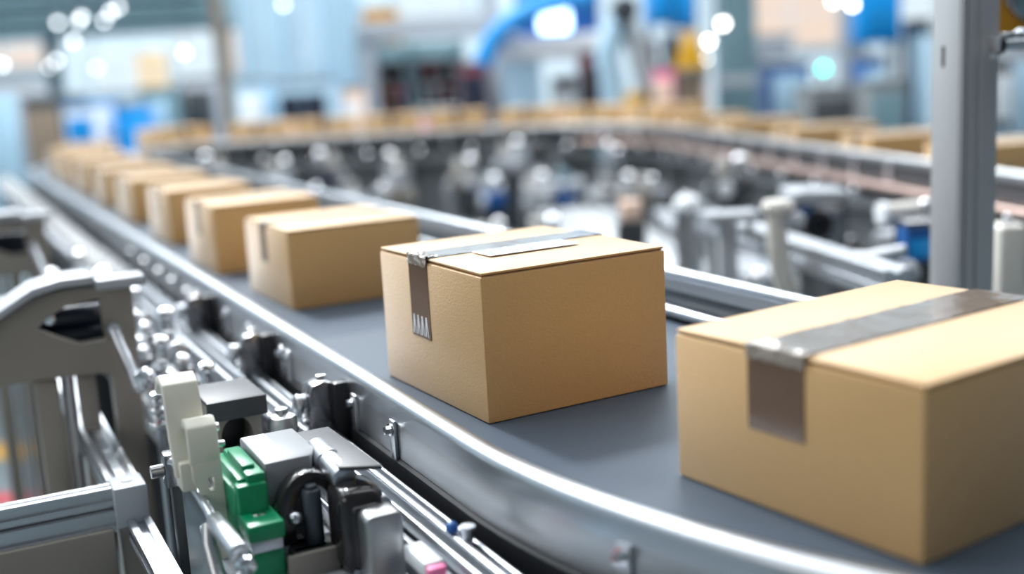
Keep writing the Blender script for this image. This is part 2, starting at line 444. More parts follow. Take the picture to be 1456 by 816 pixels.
rest = [(-.4216, 2.7372, 27.78, .3141, .3317, .1781, 'second carton behind the labelled one, low and wide with a narrow dark tape tab'.replace('second carton behind', 'carton directly behind')),
        (-.7184, 3.263, 27.9, .2945, .2992, .184, 'second carton behind the labelled one on the near belt'),
        (-1.0264, 3.8899, 27.8, .272, .30, .1749, 'third carton behind the labelled one on the near belt'),
        (-1.345, 4.565, 27.3, .29, .34, .165, 'fourth carton behind the labelled one on the near belt'),
        (-1.655, 5.22, 27.2, .30, .34, .158, 'fifth carton behind the labelled one on the near belt'),
        (-1.965, 5.87, 27.2, .31, .34, .158, 'sixth carton behind the labelled one on the near belt'),
        (-2.27, 6.49, 27.2, .31, .34, .158, 'seventh carton behind the labelled one on the near belt'),
        (-2.57, 7.10, 27.2, .31, .34, .158, 'eighth carton behind the labelled one, entering the far left bend'),
        (-2.76, 7.78, 5, .31, .34, .158, 'last carton of the near row, in the far left bend')]
for (x, y, a, w, d, h, l) in rest:
    o, _ = make_carton(w, d, h, l, tape_at=.45, tape_w=.045, drop=h*.5, full=False, group=row_group)
    place(o, x, y, BZ+.0005, R(a))
# cartons on the far conveyor
far_group = 'cartons on the far belt'
fproto, _ = make_carton(.42, .27, .15, 'x', tape_at=.5, tape_w=.05, drop=.06, full=False, group=far_group)
fproto2, _ = make_carton(.38, .42, .205, 'x', tape_at=.5, tape_w=.05, drop=.08, full=False, group=far_group)
ords = ['first', 'second', 'third', 'fourth', 'fifth', 'sixth', 'seventh', 'eighth', 'ninth', 'tenth', 'eleventh', 'twelfth', 'thirteenth', 'fourteenth', 'fifteenth', 'sixteenth', 'seventeenth', 'eighteenth', 'nineteenth', 'twentieth', 'twenty-first', 'twenty-second', 'twenty-third', 'twenty-fourth', 'twenty-fifth', 'twenty-sixth', 'twenty-seventh']
def ring_s(px_y):                       # path length on the right straight at a world y
    return min((abs(at_s(S_SPLIT+.05*k)[0].y-px_y), S_SPLIT+.05*k) for k in range(90, int((cum[-1]-S_SPLIT)/.05)))[1]
spots = [ring_s(4.72)-.13]
for dd in (.76, .88, .80): spots.append(spots[-1]-dd)
while spots[-1] > S_SPLIT+.62: spots.append(spots[-1]-.475)
spots = [spots[0]+.70]+spots
idx = 0
first1 = first2 = True
idx = 0
srt = sorted(spots, reverse=True)
for k, s in enumerate(srt):
    p, h = at_s(s, .25)
    tall = k > 4
    src = fproto2 if tall else fproto
    if tall: o = src if first2 else copy_tree(src); first2 = False
    else: o = src if first1 else copy_tree(src); first1 = False
    place(o, p.x, p.y, BZ+.0005, h+math.pi/2*1+random.uniform(-.03, .03))
    # the taped end looks along the belt's inner side
    if k == 0: l = 'kraft carton on the far belt, to the right of the upright post'
    else: l = 'blurred carton on the far belt, %s to the left of the upright post' % ords[k-1]
    if k == len(srt)-1: l = 'leftmost blurred carton on the far belt, beside the far left bend'
    tag(o, l, 'carton', far_group)
# ------------------------------------------------------------------ foreground gear outside the near rail (K frame: t, n, z)
def slot_bar(a, b, size, grooves=1):
    """T-slot aluminium bar from a to b (K frame, axis-aligned along t or n), square section"""
    a, b = Vector(a), Vector(b); d = b-a; ax = 0 if abs(d.x) > abs(d.y) else 1
    s2 = size/2; g = size*.16; dp = size*.24
    def face(sign):
        return [(-s2, sign)]
    pts = []
    def side(f):
        cs = [0] if grooves == 1 else [-size*.25, size*.25]
        q = [(-s2, s2)]
        for c in cs: q += [(c-g/grooves*1.2, s2), (c-g/grooves*1.2, s2-dp), (c+g/grooves*1.2, s2-dp), (c+g/grooves*1.2, s2)]
        return [f(p) for p in q]
    pts += side(lambda p: p)
    pts += side(lambda p: (p[1], -p[0]))
    pts += side(lambda p: (-p[0], -p[1]))
    pts += side(lambda p: (-p[1], p[0]))
    m = MB()
    if ax == 0: m.prism([(a.y+p, a.z+q) for p, q in pts], 't', a.x, b.x)
    else: m.prism([(a.x+p, a.z+q) for p, q in pts], 'n', a.y, b.y)
    return m
def screw(m, c, ax, r=.006, h=.004):
    v = {'t': Vector((1, 0, 0)), 'n': Vector((0, 1, 0)), '-n': Vector((0, -1, 0)), 'z': Vector((0, 0, 1))}[ax]
    c = Vector(c); m.cyl(c, c+v*h, r, 16, bev=r*.2); m.cyl(c+v*h*.9, c+v*(h*1.05), r*.5, 6); return m

# straight guide track under the rail, carried on posts
tr = thing('guide_track', 'double-edged bright aluminium track running under the rounded rail of the near belt', 'track', (-2.0, .53, 0), K)
m = MB(); m.bb((-4.6, .515, .786), (-.85, .560, .804), .002)
m.build('track_base', 'mgrey', tr, K)
for (n0, n1, z1) in ((.552, .560, .822), (.530, .541, .828), (.513, .521, .822)):
    m = MB(); m.prism(capprof(n0, n1, .80, z1, .0038), 't', -4.6, -.85); m.build('track_edge', 'steel', tr, K)
m = MB(); m.bb((-4.6, .500, .66), (-.80, .509, .80), .002); m.build('track_panel', 'lgrey', tr, K)
for t in (-4.4, -3.4, -2.4, -1.25):
    m = MB(); m.bb((t-.02, .512, .012), (t+.02, .552, .792), .003); m.bb((t-.05, .48, 0), (t+.05, .58, .012)); m.build('track_post', 'alu', tr, K)
m = MB(); m.sph((-1.288, .536, .834), .0085); m.cyl((-1.288, .536, .80), (-1.288, .536, .832), .005); o = m.build('track_stop', 'dblue', tr, K); o['label'] = 'small blue stop knob'
m = MB(); m.cyl((-1.262, .546, .80), (-1.262, .546, .838), .007); m.cyl((-1.262, .546, .838), (-1.262, .546, .843), .010); m.build('stop_pin', 'steel', tr, K)

# carriage beam on legs below the sensor gear
cb = thing('support_beam', 'grey machine beam on legs under the green and grey sensor blocks', 'beam', (-1.5, .39, 0), K)
m = slot_bar((-3.9, .385, .725), (-1.0, .385, .725), .07); m.build('beam', 'mgrey', cb, K)
for t in (-3.7, -2.6, -1.15):
    m = MB(); m.bb((t-.03, .355, .012), (t+.03, .415, .69), .004); m.bb((t-.06, .325, 0), (t+.06, .445, .012)); m.build('leg', 'dgrey', cb, K)
m = MB(); m.bb((-1.66, .292, .755), (-1.30, .49, .768), .003); m.build('mounting_plate', 'lgrey', cb, K)

# cream double bracket
cr = thing('double_bracket', 'cream plastic double bracket with a hooked upper arm and a slotted lower plate', 'bracket', (-1.53, .28, .768), K)
ribbon = []   # (t, z) centre line of the hooked upper arm
cl = [(-1.625, .985), (-1.612, 1.003), (-1.59, 1.009), (-1.572, 1.002), (-1.565, .980), (-1.562, .955), (-1.556, .930), (-1.545, .908), (-1.538, .885)]
def ribbon_poly(cl, th):
    L, Rr = [], []
    for i, p in enumerate(cl):
        a, b = Vector(cl[max(0, i-1)]), Vector(cl[min(len(cl)-1, i+1)]); d = (b-a).normalized(); nn = Vector((-d.y, d.x))
        L.append(Vector(p)+nn*th/2); Rr.append(Vector(p)-nn*th/2)
    return [tuple(v) for v in L]+[tuple(v) for v in Rr[::-1]]
m = MB(); m.prism(ribbon_poly(cl, .014), 'n', .247, .295, bev=.0025); m.build('hooked_arm', 'cream', cr, K)
cl2 = [(-1.553, .948), (-1.545, .957), (-1.532, .960), (-1.522, .953), (-1.519, .935), (-1.518, .905)]
m = MB(); m.prism(ribbon_poly(cl2, .012), 'n', .264, .304, bev=.0022)
out = [(.266, .908), (.304, .908), (.305, .815), (.303, .769), (.290, .769), (.286, .84), (.272, .868), (.266, .885)]
hole = [(.2885+.0042*math.cos(R(a)), (.884 if a < 180 else .872)+.0042*math.sin(R(a))) for a in range(0, 360, 30)]
m.prism(out, 't', -1.524, -1.512, holes=[hole]); m.build('slotted_plate', 'cream', cr, K)
m = MB(); m.bb((-1.56, .252, .868), (-1.524, .272, .908), .003); m.build('clamp_lug', 'cream', cr, K)
m = MB(); screw(m, (-1.535, .304, .947), 'n', .006, .006); screw(m, (-1.528, .304, .925), 'n', .0045, .01); m.build('hex_screw', 'chrome', cr, K)

# silver bent rod with clamp
rd = thing('bent_rod', 'silver bent rod with a thicker sleeve in front of the cream bracket', 'rod', (-1.45, .27, .755), K)
m = MB(); m.tube([(-1.70, .268, .858), (-1.665, .270, .866), (-1.62, .272, .867), (-1.55, .274, .862), (-1.49, .276, .853), (-1.455, .278, .842)], .0075, 16); m.build('rod', 'steel', rd, K)
m = MB(); m.cyl((-1.462, .278, .845), (-1.345, .281, .842), .0125, 22, bev=.003); m.build('sleeve', 'satin', rd, K)
m = MB(); m.tube([(-1.462, .270, .842), (-1.45, .266, .82), (-1.43, .268, .785), (-1.41, .272, .768)], .010, 14); m.build('curved_stay', 'alu', rd, K)
m = MB(); m.lathe((-1.335, .284, .830), [(.004, -.012), (.011, -.010), (.013, -.003), (.009, .0), (.013, .004), (.011, .010), (.004, .012)], 20, 'x'); m.build('clamp_nut', 'chrome', rd, K)
m = MB(); m.bb((-1.72, .258, .820), (-1.69, .282, .872), .004); m.cyl((-1.705, .24, .846), (-1.705, .258, .846), .010); m.build('rod_clamp', 'gun', rd, K)
m = MB(); m.bb((-1.715, .266, .0), (-1.695, .280, .822), .002); m.build('rod_post', 'dgrey', rd, K)
m = MB(); m.cyl((-1.41, .272, .0), (-1.41, .272, .77), .010, 14); m.build('stay_post', 'dgrey', rd, K)

# green sensor block
gb = thing('sensor_block', 'green plastic stepped sensor block clipped beside the cream bracket', 'sensor', (-1.5, .325, .768), K)
m = MB()
m.bb((-1.585, .322, .80), (-1.452, .347, .900), .004)
m.bb((-1.59, .312, .80), (-1.462, .324, .893), .003)
m.bb((-1.585, .305, .80), (-1.456, .314, .880), .003)
m.bb((-1.470, .307, .80), (-1.446, .347, .888), .004)
m.build('upper_housing', 'green', gb, K)
m = MB(); m.bb((-1.478, .306, .826), (-1.398, .353, .850), .004); m.bb((-1.47, .308, .769), (-1.405, .351, .812), .003); m.build('lower_housing', 'green', gb, K)
m = MB(); m.bb((-1.466, .309, .811), (-1.402, .350, .827), .002); m.build('metal_band', 'steel', gb, K)
m = MB(); m.cyl((-1.437, .330, .8495), (-1.437, .330, .852), .009, 22, bev=.001); m.bb((-1.4445, .329, .8515), (-1.4295, .331, .8526)); m.build('slotted_screw', 'chrome', gb, K)
m = MB(); m.bb((-1.56, .3225, .897), (-1.475, .340, .906), .003); m.build('ridge', 'green', gb, K)

# grey sensor housing with barcode sticker
gs = thing('sensor_housing', 'light grey sensor box with a white striped sticker beside the green block', 'sensor', (-1.53, .385, .768), K)
m = MB(); m.prism([(-1.60, .350), (-1.60, .428), (-1.497, .428), (-1.466, .412), (-1.464, .350)], 'z', .768, .906, bev=.003); m.build('housing', 'pgrey', gs, K)
m = MB(); m.bb((-1.595, .352, .906), (-1.475, .384, .9066)); st = m.build('sticker', 'paper', gs, K)
m = MB()
for k in range(7):
    tt = -1.585+.0145*k; m.bb((tt, .354+.002*(k % 3), .9065), (tt+.0035+.002*(k % 2), .382, .9069))
m.build('bar_print', 'lgrey', st, K)
m = MB(); m.bb((-1.464, .352, .76901), (-1.43, .39, .80), .002); m.build('foot', 'lgrey', gs, K)

# black clamp head with arch and cylinder
bc = thing('gripper_head', 'black gripper head with a smoky rounded cover and a silver cylinder on top', 'gripper', (-1.43, .43, .768), K)
arch = []
for a in range(0, 181, 15): arch.append((.398+.046*math.cos(R(a)), .835+.060*math.sin(R(a))))
inn = [(.402+.026*math.cos(R(a)), .835+.040*math.sin(R(a))) for a in range(180, -1, -15)]
m = MB(); m.prism(arch+[(.352, .80)]+[(.376, .80)]+inn+[(.444, .80)], 't', -1.458, -1.43, bev=.003); m.build('arch', 'smoke', bc, K)
m = MB(); m.cyl((-1.425, .398, .795), (-1.425, .398, .874), .0125, 22, bev=.003); m.cyl((-1.425, .398, .874), (-1.425, .398, .880), .008, 18, bev=.002); m.build('pin', 'slate', bc, K)
m = MB(); m.cyl((-1.52, .437, .895), (-1.40, .437, .886), .017, 26, bev=.004); m.cyl((-1.475, .437, .8915), (-1.462, .437, .8905), .0185, 26); m.build('cylinder', 'steel', bc, K)
m = MB(); m.box((-1.395, .447, .825), (.075, .062, .115), .018, seg=4); m.box((-1.357, .447, .822), (.012, .036, .082), .008, seg=3); m.build('rounded_cover', 'smoke', bc, K)
m = MB(); m.bb((-1.45, .362, .769), (-1.40, .478, .80), .004); m.bb((-1.418, .36, .769), (-1.405, .412, .80), .002); m.build('base', 'black', bc, K)
m = MB(); m.sph((-1.425, .374, .838), .010); m.cyl((-1.435, .374, .838), (-1.425, .374, .838), .006); m.build('knob', 'steel', bc, K)
m = MB(); m.prism([(-1.58, .424), (-1.58, .475), (-1.372, .480), (-1.40, .430)], 'z', .898, .904, bev=.001); m.build('top_cover', 'dgrey', bc, K)
m = MB(); m.bb((-1.575, .45, .768), (-1.50, .474, .898), .003); m.build('back_post', 'gun', bc, K)
m = MB(); m.bb((-1.402, .352, .758), (-1.392, .42, .80), .002); m.build('warm_plate', 'warmgrey', bc, K)

# rounded aluminium enclosure
ge = thing('drive_enclosure', 'upright grey aluminium enclosure with rounded corners below the track', 'enclosure', (-1.34, .458, .62), K)
def rrect(a0, a1, b0, b1, r, n=5):
    o = []
    for (ca, cb, s) in ((a1-r, b1-r, 0), (a0+r, b1-r, 90), (a0+r, b0+r, 180), (a1-r, b0+r, 270)):
        for k in range(n+1): x = R(s+90*k/n); o.append((ca+r*math.cos(x), cb+r*math.sin(x)))
    return o
m = MB(); m.prism(rrect(.428, .486, .60, .866, .012), 't', -1.372, -1.362, bev=.001); m.build('bezel', 'steel', ge, K)
m = MB(); m.prism(rrect(.434, .484, .60, .860, .010), 't', -1.362, -1.318, bev=.006); m.build('body', 'alu', ge, K)
m = MB(); m.bb((-1.36, .43, 0), (-1.325, .48, .602), .003); m.build('foot_post', 'dgrey', ge, K)

# small label tags / plugs on the track panel
for k, (t, mt, nm, lab) in enumerate(((-1.262, 'white', 'plug', 'white plug with a pink end on the panel under the track'), (-1.135, 'skyb', 'plug', 'pale plug with a red side at the bottom edge under the rail'))):
    pg = thing('cable_plug', lab, 'plug', (t, .487, .80), K)
    m = MB(); m.bb((t-.04, .474, .80), (t+.03, .499, .822), .004); m.build('plug_body', mt, pg, K)
    m = MB(); m.bb((t+.03, .475, .801), (t+.042, .498, .818), .002); o = m.build('plug_end', 'pink' if k == 0 else 'red', pg, K); o['label'] = 'pink plug end' if k == 0 else 'red plug end'
    m = MB(); m.tube([(t+.0, .486, .80), (t+.0, .484, .74), (t+.03, .482, .68), (t+.10, .48, .62), (t+.1, .47, .35), (t+.12, .45, .008)], .006); m.build('lead', 'dblue' if k == 0 else 'lgrey', pg, K)
yc = thing('junction_box', 'small yellowish junction box under the pink plug', 'box', (-1.16, .485, .74), K)
m = MB(); m.bb((-1.21, .47, .735), (-1.10, .499, .775), .006); m.build('body', 'mustard', yc, K)
m = MB(); m.bb((-1.20, .472, .775), (-1.12, .495, .782), .003); m.build('lid', 'cream', yc, K)

# dark rail blocks with knobs
def rail_block(t, label, s=1.0):
    b = thing('rail_clamp', label, 'clamp', (t, .57, .82), K)
    m = MB(); m.prism([(.518, .806), (.518, .888), (.526, .902), (.546, .908), (.566, .900), (.566, .806)], 't', t-.030*s, t+.012*s, bev=.004); m.build('block', 'gun', b, K)
    m = MB(); m.bb((t+.004*s, .557, .802), (t+.030*s, .584, .905), .005); m.build('rubber_pad', 'black', b, K)
    m = MB(); m.cyl((t-.008, .520, .874), (t-.008, .504, .872), .0125, 20, bev=.003); m.sph((t-.004, .503, .868), .016, sc=(1.1, .6, 1.3)); m.build('knob', 'steel', b, K)
    screw(MB(), (t-.012, .548, .907), 'z', .009, .007).build('cap_screw', 'chrome', b, K); screw(MB(), (t-.020, .518, .832), '-n', .006, .004).build('side_screw', 'chrome', b, K)
    m = MB(); m.bb((t-.028, .530, .828), (t+.010, .560, .84), .002); m.build('lower_lip', 'steel', b, K)
    return b
rail_block(-1.83, 'dark metal rail clamp with a knob and black pad nearest the labelled carton')
rail_block(-2.28, 'dark metal rail clamp with a knob, next one back along the near rail')
rail_block(-2.80, 'small dark rail clamp halfway along the near rail, third from the front')

# dark block with round port, and the silver can beside it
db = thing('valve_block', 'dark box with a round black port behind the grey sensor box', 'valve', (-1.84, .395, .76), K)
m = MB(); m.prism(rrect(.350, .432, .765, .905, .006), 't', -1.86, -1.80, holes=[[(.392+.026*math.cos(R(a)), .845+.034*math.sin(R(a))) for a in range(0, 360, 15)]]); m.build('front_frame', 'warmgrey', db, K)
m = MB(); m.bb((-1.90, .35, .765), (-1.862, .432, .90), .003); m.build('back_box', 'black', db, K)
m = MB(); m.bb((-1.91, .345, .905), (-1.785, .44, .913), .003); m.bb((-1.79, .345, .88), (-1.783, .44, .912), .002); m.build('lid', 'dgrey', db, K)
m = MB(); m.bb((-1.88, .36, .758), (-1.81, .42, .768)); m.build('foot', 'gun', db, K)
cn = thing('filter_can', 'short silver filter can standing beside the dark ported box', 'canister', (-1.76, .45, .76), K)
m = MB(); m.lathe((-1.77, .458, .758), [(.02, 0), (.024, .004), (.024, .105), (.021, .118), (.010, .122), (.010, .130), (.006, .132)], 26); m.build('can', 'alu', cn, K)
m = MB(); m.lathe((-1.77, .458, .758), [(.0245, .03), (.0255, .032), (.0255, .040), (.0245, .042)], 26); m.build('band', 'chrome', cn, K)
m = MB(); m.bb((-1.8, .41, .756), (-1.74, .486, .7585)); m.build('foot', 'lgrey', cn, K)
# pair of slim rods and a strip running back along the belt
for (n, z, r, lab) in ((.466, .845, .007, 'upper slim bright rod running beside the track'), (.452, .800, .006, 'lower slim bright rod running beside the track')):
    g = thing('guide_rod', lab, 'rod', (-2.2, n, z), K)
    m = MB(); m.cyl((-3.6, n, z), (-1.52, n, z), r, 14); m.build('rod', 'steel', g, K)
    for t in ((-3.5, -2.7, -1.95) if n > .46 else (-3.4, -2.6, -2.04)):
        m = MB(); m.bb((t-.015, n-.012, .742), (t+.015, n+.012, z+.012), .003); m.build('rod_holder', 'gun', g, K)
        m = MB(); m.bb((t-.01, n-.01, .70), (t+.01, min(.4985, n+.012), .744)); m.build('holder_foot', 'gun', g, K)

# ------------------------------------------------------------------ blurred actuators along the beam behind
def actuator(t, n, label, s=1.0, led=None, zz=.761):
    a = thing('pneumatic_actuator', label, 'actuator', (t, n, zz), K)
    m = MB(); m.bb((t-.04*s, n-.028*s, zz), (t+.035*s, n+.028*s, zz+.06*s), .004); m.build('base_block', 'gun', a, K)
    m = MB(); m.cyl((t-.05*s, n, zz+.085*s), (t+.05*s, n, zz+.085*s), .024*s, 20, bev=.004); m.build('barrel', 'steel', a, K)
    m = MB(); m.cyl((t+.05*s, n, zz+.085*s), (t+.085*s, n, zz+.085*s), .009*s, 14); m.sph((t+.09*s, n, zz+.085*s), .014*s); m.build('rod_end', 'chrome', a, K)
    m = MB(); m.cyl((t-.02*s, n, zz+.10*s), (t-.02*s, n, zz+.14*s), .012*s, 16); m.sph((t-.02*s, n, zz+.148*s), .017*s, sc=(1, 1, .7)); m.build('air_fitting', 'chrome', a, K)
    m = MB(); m.cyl((t+.025*s, n-.01, zz+.10*s), (t+.025*s, n-.01, zz+.125*s), .010*s, 6); m.build('hex_nut', 'satin', a, K)
    if led:
        m = MB(); m.sph((t+.04*s, n-.029*s, zz+.05*s), .006); m.build('indicator', led, a, K)['label'] = 'small red indicator light'
    return a
act = [(-2.02, .40, 'first blurred chrome actuator behind the dark ported box'), (-2.22, .36, 'chrome actuator with a tiny red light beside the curved guard post'),
       (-2.42, .41, 'chrome actuator behind the one with the red light'), (-2.62, .37, 'chrome actuator two places behind the red-lit one'), (-2.84, .41, 'chrome actuator three places behind the red-lit one'),
       (-3.08, .37, 'chrome actuator four places behind the red-lit one'), (-3.34, .41, 'chrome actuator five places behind the red-lit one'), (-3.62, .38, 'last chrome actuator on the grey machine beam')]
for k, (t, n, l) in enumerate(act): actuator(t, n, l, 1.0+.1*(k % 3), 'redled' if k == 1 else None)

# idler rollers in a row further back
idr = thing('idler_rail', 'dark rail on posts carrying the long row of grey idler rollers', 'rail', (-5.3, .34, 0), K)
m = MB(); m.bb((-8.2, .435, .74), (-3.30, .465, .81), .004); m.build('rail', 'gun', idr, K)
for t in (-3.9, -5.3, -6.7, -8.0):
    m = MB(); m.bb((t-.03, .43, 0), (t+.03, .47, .74), .003); m.build('post', 'dgrey', idr, K)
r0 = thing('idler_roller', 'blurred grey idler roller in the row left of the near belt', 'roller', (-3.4, .45, .865), K, 'grey idler rollers left of the near belt')
m = MB(); m.cyl((-3.4, .41, .865), (-3.4, .485, .865), .036, 22, bev=.006); m.build('drum', 'mgrey', r0, K)
m = MB(); m.cyl((-3.4, .395, .865), (-3.4, .495, .865), .012, 14); m.build('axle', 'steel', r0, K)
m = MB(); m.bb((-3.415, .436, .809), (-3.385, .464, .84), .003); m.build('bearing_block', 'gun', r0, K)
rr_ = [r0]
tt = -3.52
while tt > -8.0:
    o = copy_tree(r0); v = K @ Vector((tt, .45, .865)); o.location = v; rr_.append(o); tt -= .115

# ------------------------------------------------------------------ left frame of T-slot bars
lf = thing('profile_frame', 'bright aluminium profile frame with a corner block in the lower left corner', 'frame', (-1.95, .1, 0), K)
m = slot_bar((-1.92, -.62, .753), (-1.92, .205, .753), .030, 1); m.bb((-1.93, -.62, .722), (-1.912, .205, .74)); m2 = slot_bar((-1.915, -.62, .714), (-1.915, .205, .714), .036, 1)
m.build('cross_bar', 'satin', lf, K); m2.build('lower_bar', 'satin', lf, K)
m = MB(); m.box((-1.92, .231, .737), (.068, .052, .068), .004); m.cyl((-1.92, .231, .770), (-1.92, .231, .7725), .010, 18); m.build('corner_block', 'lgrey', lf, K)
slot_bar((-3.1, .231, .735), (-1.954, .231, .735), .050, 2).build('rear_bar', 'satin', lf, K)
slot_bar((-1.886, .238, .70), (-1.0, .238, .70), .035, 1).build('front_bar', 'steel', lf, K)
m = MB(); m.bb((-1.90, -.62, .30), (-1.888, .20, .704), .004); m.build('skirt_panel', 'warmgrey', lf, K)
for (t, n) in ((-1.92, .231), (-3.05, .231), (-1.92, -.58), (-1.05, .238)):
    m = MB(); m.bb((t-.022, n-.022, .012), (t+.022, n+.022, .703 if t != -1.05 else .683), .003); m.bb((t-.05, n-.05, 0), (t+.05, n+.05, .012)); m.build('upright', 'warmgrey', lf, K)

# ------------------------------------------------------------------ curved guard with dark rollers
ga = thing('curved_guard', 'grey curved guard plate with a pointed opening around dark blue rollers', 'guard', (-2.3, .15, 0), K)
outl = [(-.25, .90), (-.25, .80), (.05, .872), (.16, .872), (.25, .868), (.327, .845), (.327, 1.03), (.26, 1.035), (.20, 1.035), (.15, 1.026), (.09, .992), (.03, .955), (-.05, .92)]
eye = [(.150, .968), (.175, .988), (.205, 1.004), (.268, 1.012), (.272, .930), (.225, .928), (.19, .945)]
m = MB(); m.prism(outl, 't', -2.335, -2.30, holes=[eye], bev=0); m.build('side_plate', 'warmgrey', ga, K)
band = [(-.25, .905), (-.05, .926), (.03, .960), (.09, .997), (.15, 1.031), (.20, 1.042), (.262, 1.042)]
m = MB(); m.prism(band+[(p[0], p[1]+.016) for p in band[::-1]], 't', -2.40, -2.285, bev=.003); m.build('top_band', 'lgrey', ga, K)
m = MB(); m.bb((-2.345, .262, 1.030), (-2.275, .352, 1.050), .004); m.build('cap_bar', 'lgrey', ga, K)
for z, nmx in ((.972, 'upper'), (.935, 'lower')):
    m = MB(); m.cyl((-2.37, .06, z), (-2.37, .30, z), .021, 22, bev=.003); m.build('roller', 'navy', ga, K)
m = MB(); m.bb((-2.43, -.1, .865), (-2.40, .31, 1.02), .003); m.build('back_plate', 'rubber', ga, K)
m = MB(); m.bb((-2.355, .275, .0), (-2.30, .325, .86), .004); m.build('post', 'warmgrey', ga, K)
m = MB(); m.bb((-2.35, .212, .0), (-2.31, .245, .87), .004); m.build('post', 'warmgrey', ga, K)
m = MB(); m.cyl((-2.33, .195, .0), (-2.33, .195, .87), .012, 16); m.build('tube_leg', 'satin', ga, K)
m = MB(); m.bb((-2.345, .135, .0), (-2.305, .176, .87), .004); m.build('post', 'warmgrey', ga, K)
m = MB(); m.tube([(-2.27, .283, .955), (-2.26, .288, .93), (-2.225, .300, .885), (-2.20, .305, .85)], .010, 14); m.cyl((-2.30, .283, .955), (-2.265, .283, .955), .012); m.build('stay_rod', 'steel', ga, K)
m = MB(); m.lathe((-2.19, .318, .872), [(.004, -.022), (.016, -.018), (.022, -.004), (.02, .010), (.008, .018), (.001, .02)], 20); m.cyl((-2.2, .305, .848), (-2.19, .318, .86), .008); m.build('round_knob', 'chrome', ga, K)
m = MB(); m.cyl((-2.305, .175, .985), (-2.290, .175, .985), .010, 18, bev=.002); m.build('pivot_bolt', 'chrome', ga, K)
gb2 = copy_tree(ga); gb2.location = K @ Vector((-3.75, .13, 0)); gb2['label'] = 'farther blurred curved guard plate standing behind the larger near one at the left edge'
kb = thing('adjusting_spindle', 'chrome adjusting spindle with stacked nuts beside the curved guard foot', 'spindle', (-2.09, .318, .0), K)
m = MB()
for k, r in enumerate((.018, .013, .017, .012, .016)): m.cyl((-2.09, .318, .80+.014*k), (-2.09, .318, .812+.014*k), r, 18, bev=.003)
m.build('nuts', 'chrome', kb, K)
m = MB(); m.cyl((-2.09, .318, .01), (-2.09, .318, .80), .008, 12); m.cyl((-2.09, .318, 0), (-2.09, .318, .012), .03); m.build('spindle', 'steel', kb, K)

# grey machine housings left of the belt
def housing(t0, t1, n0, n1, h, label, arch=True, m0='mgrey'):
    g = thing('machine_housing', label, 'machine', ((t0+t1)/2, (n0+n1)/2, 0), K)
    m = MB(); m.bb((t0, n0, .02), (t1, n1, h), .012); m.build('body', m0, g, K)
    m = MB(); m.bb((t0-.02, n0-.02, h), (t1+.02, n1+.02, h+.022), .006); m.build('top_plate', 'mgrey', g, K)
    m = MB(); m.bb((t0+.02, n0+.02, 0), (t1-.02, n1-.02, .02)); m.build('plinth', 'dgrey', g, K)
    if arch:
        c = (n0+n1)/2; w = (n1-n0)*.36
        pts = [(c+w*math.cos(R(a)), h-.30+.20*math.sin(R(a))) for a in range(0, 181, 15)]+[(c-w, h-.42), (c+w, h-.42)]
        m = MB(); m.prism(pts, 't', t1-.001, t1+.006); m.build('arched_hatch', 'rubber', g, K)
        pts2 = [(c+(w+.03)*math.cos(R(a)), h-.30+.23*math.sin(R(a))) for a in range(0, 181, 15)]+[(c+w*math.cos(R(a)), h-.30+.20*math.sin(R(a))) for a in range(180, -1, -15)]
        m = MB(); m.prism(pts2, 't', t1, t1+.015); m.build('hatch_rim', 'lgrey', g, K)
    for k in range(3):
        m = MB(); m.bb((t1, n0+.03, h-.08-.035*k), (t1+.006, n1-.03, h-.065-.035*k), .002); m.build('trim_strip', 'lgrey', g, K)
    return g
housing(-6.3, -5.25, -1.0, .12, .74, 'grey machine housing with a dark arched hatch left of the idler rollers')
housing(-7.6, -6.5, -1.2, .10, .78, 'second grey machine housing behind the arched hatch housing', arch=True, m0='warmgrey')
housing(-8.9, -7.8, -1.4, .1, .80, 'farthest dark housing at the left edge behind the idler rollers', arch=False, m0='dgrey')
# floor tapes lower left
def tape_on_floor(a, b, w, mt, lab):
    a, b = Vector((a[0], a[1], 0)), Vector((b[0], b[1], 0)); d = (b-a).normalized(); q = Vector((-d.y, d.x, 0))*w/2
    m = MB(); t = m.bm; vs = [t.verts.new(p+Vector((0, 0, z))) for z in (.0005, .0025) for p in (a-q, b-q, b+q, a+q)]
    for f in ((0, 1, 2, 3), (4, 5, 6, 7), (0, 1, 5, 4), (1, 2, 6, 5), (2, 3, 7, 6), (3, 0, 4, 7)): t.faces.new([vs[i] for i in f])
    tag(m.build('floor_tape', mt), lab, 'tape')
tape_on_floor(onZ(-260, 642, 0).xy, onZ(52, 642, 0).xy, .20, 'yellow', 'yellow floor marking line in the gap at the left edge')
tape_on_floor(onZ(-260, 716, 0).xy, onZ(52, 708, 0).xy, .11, 'red', 'red floor marking line below the yellow one at the left edge')

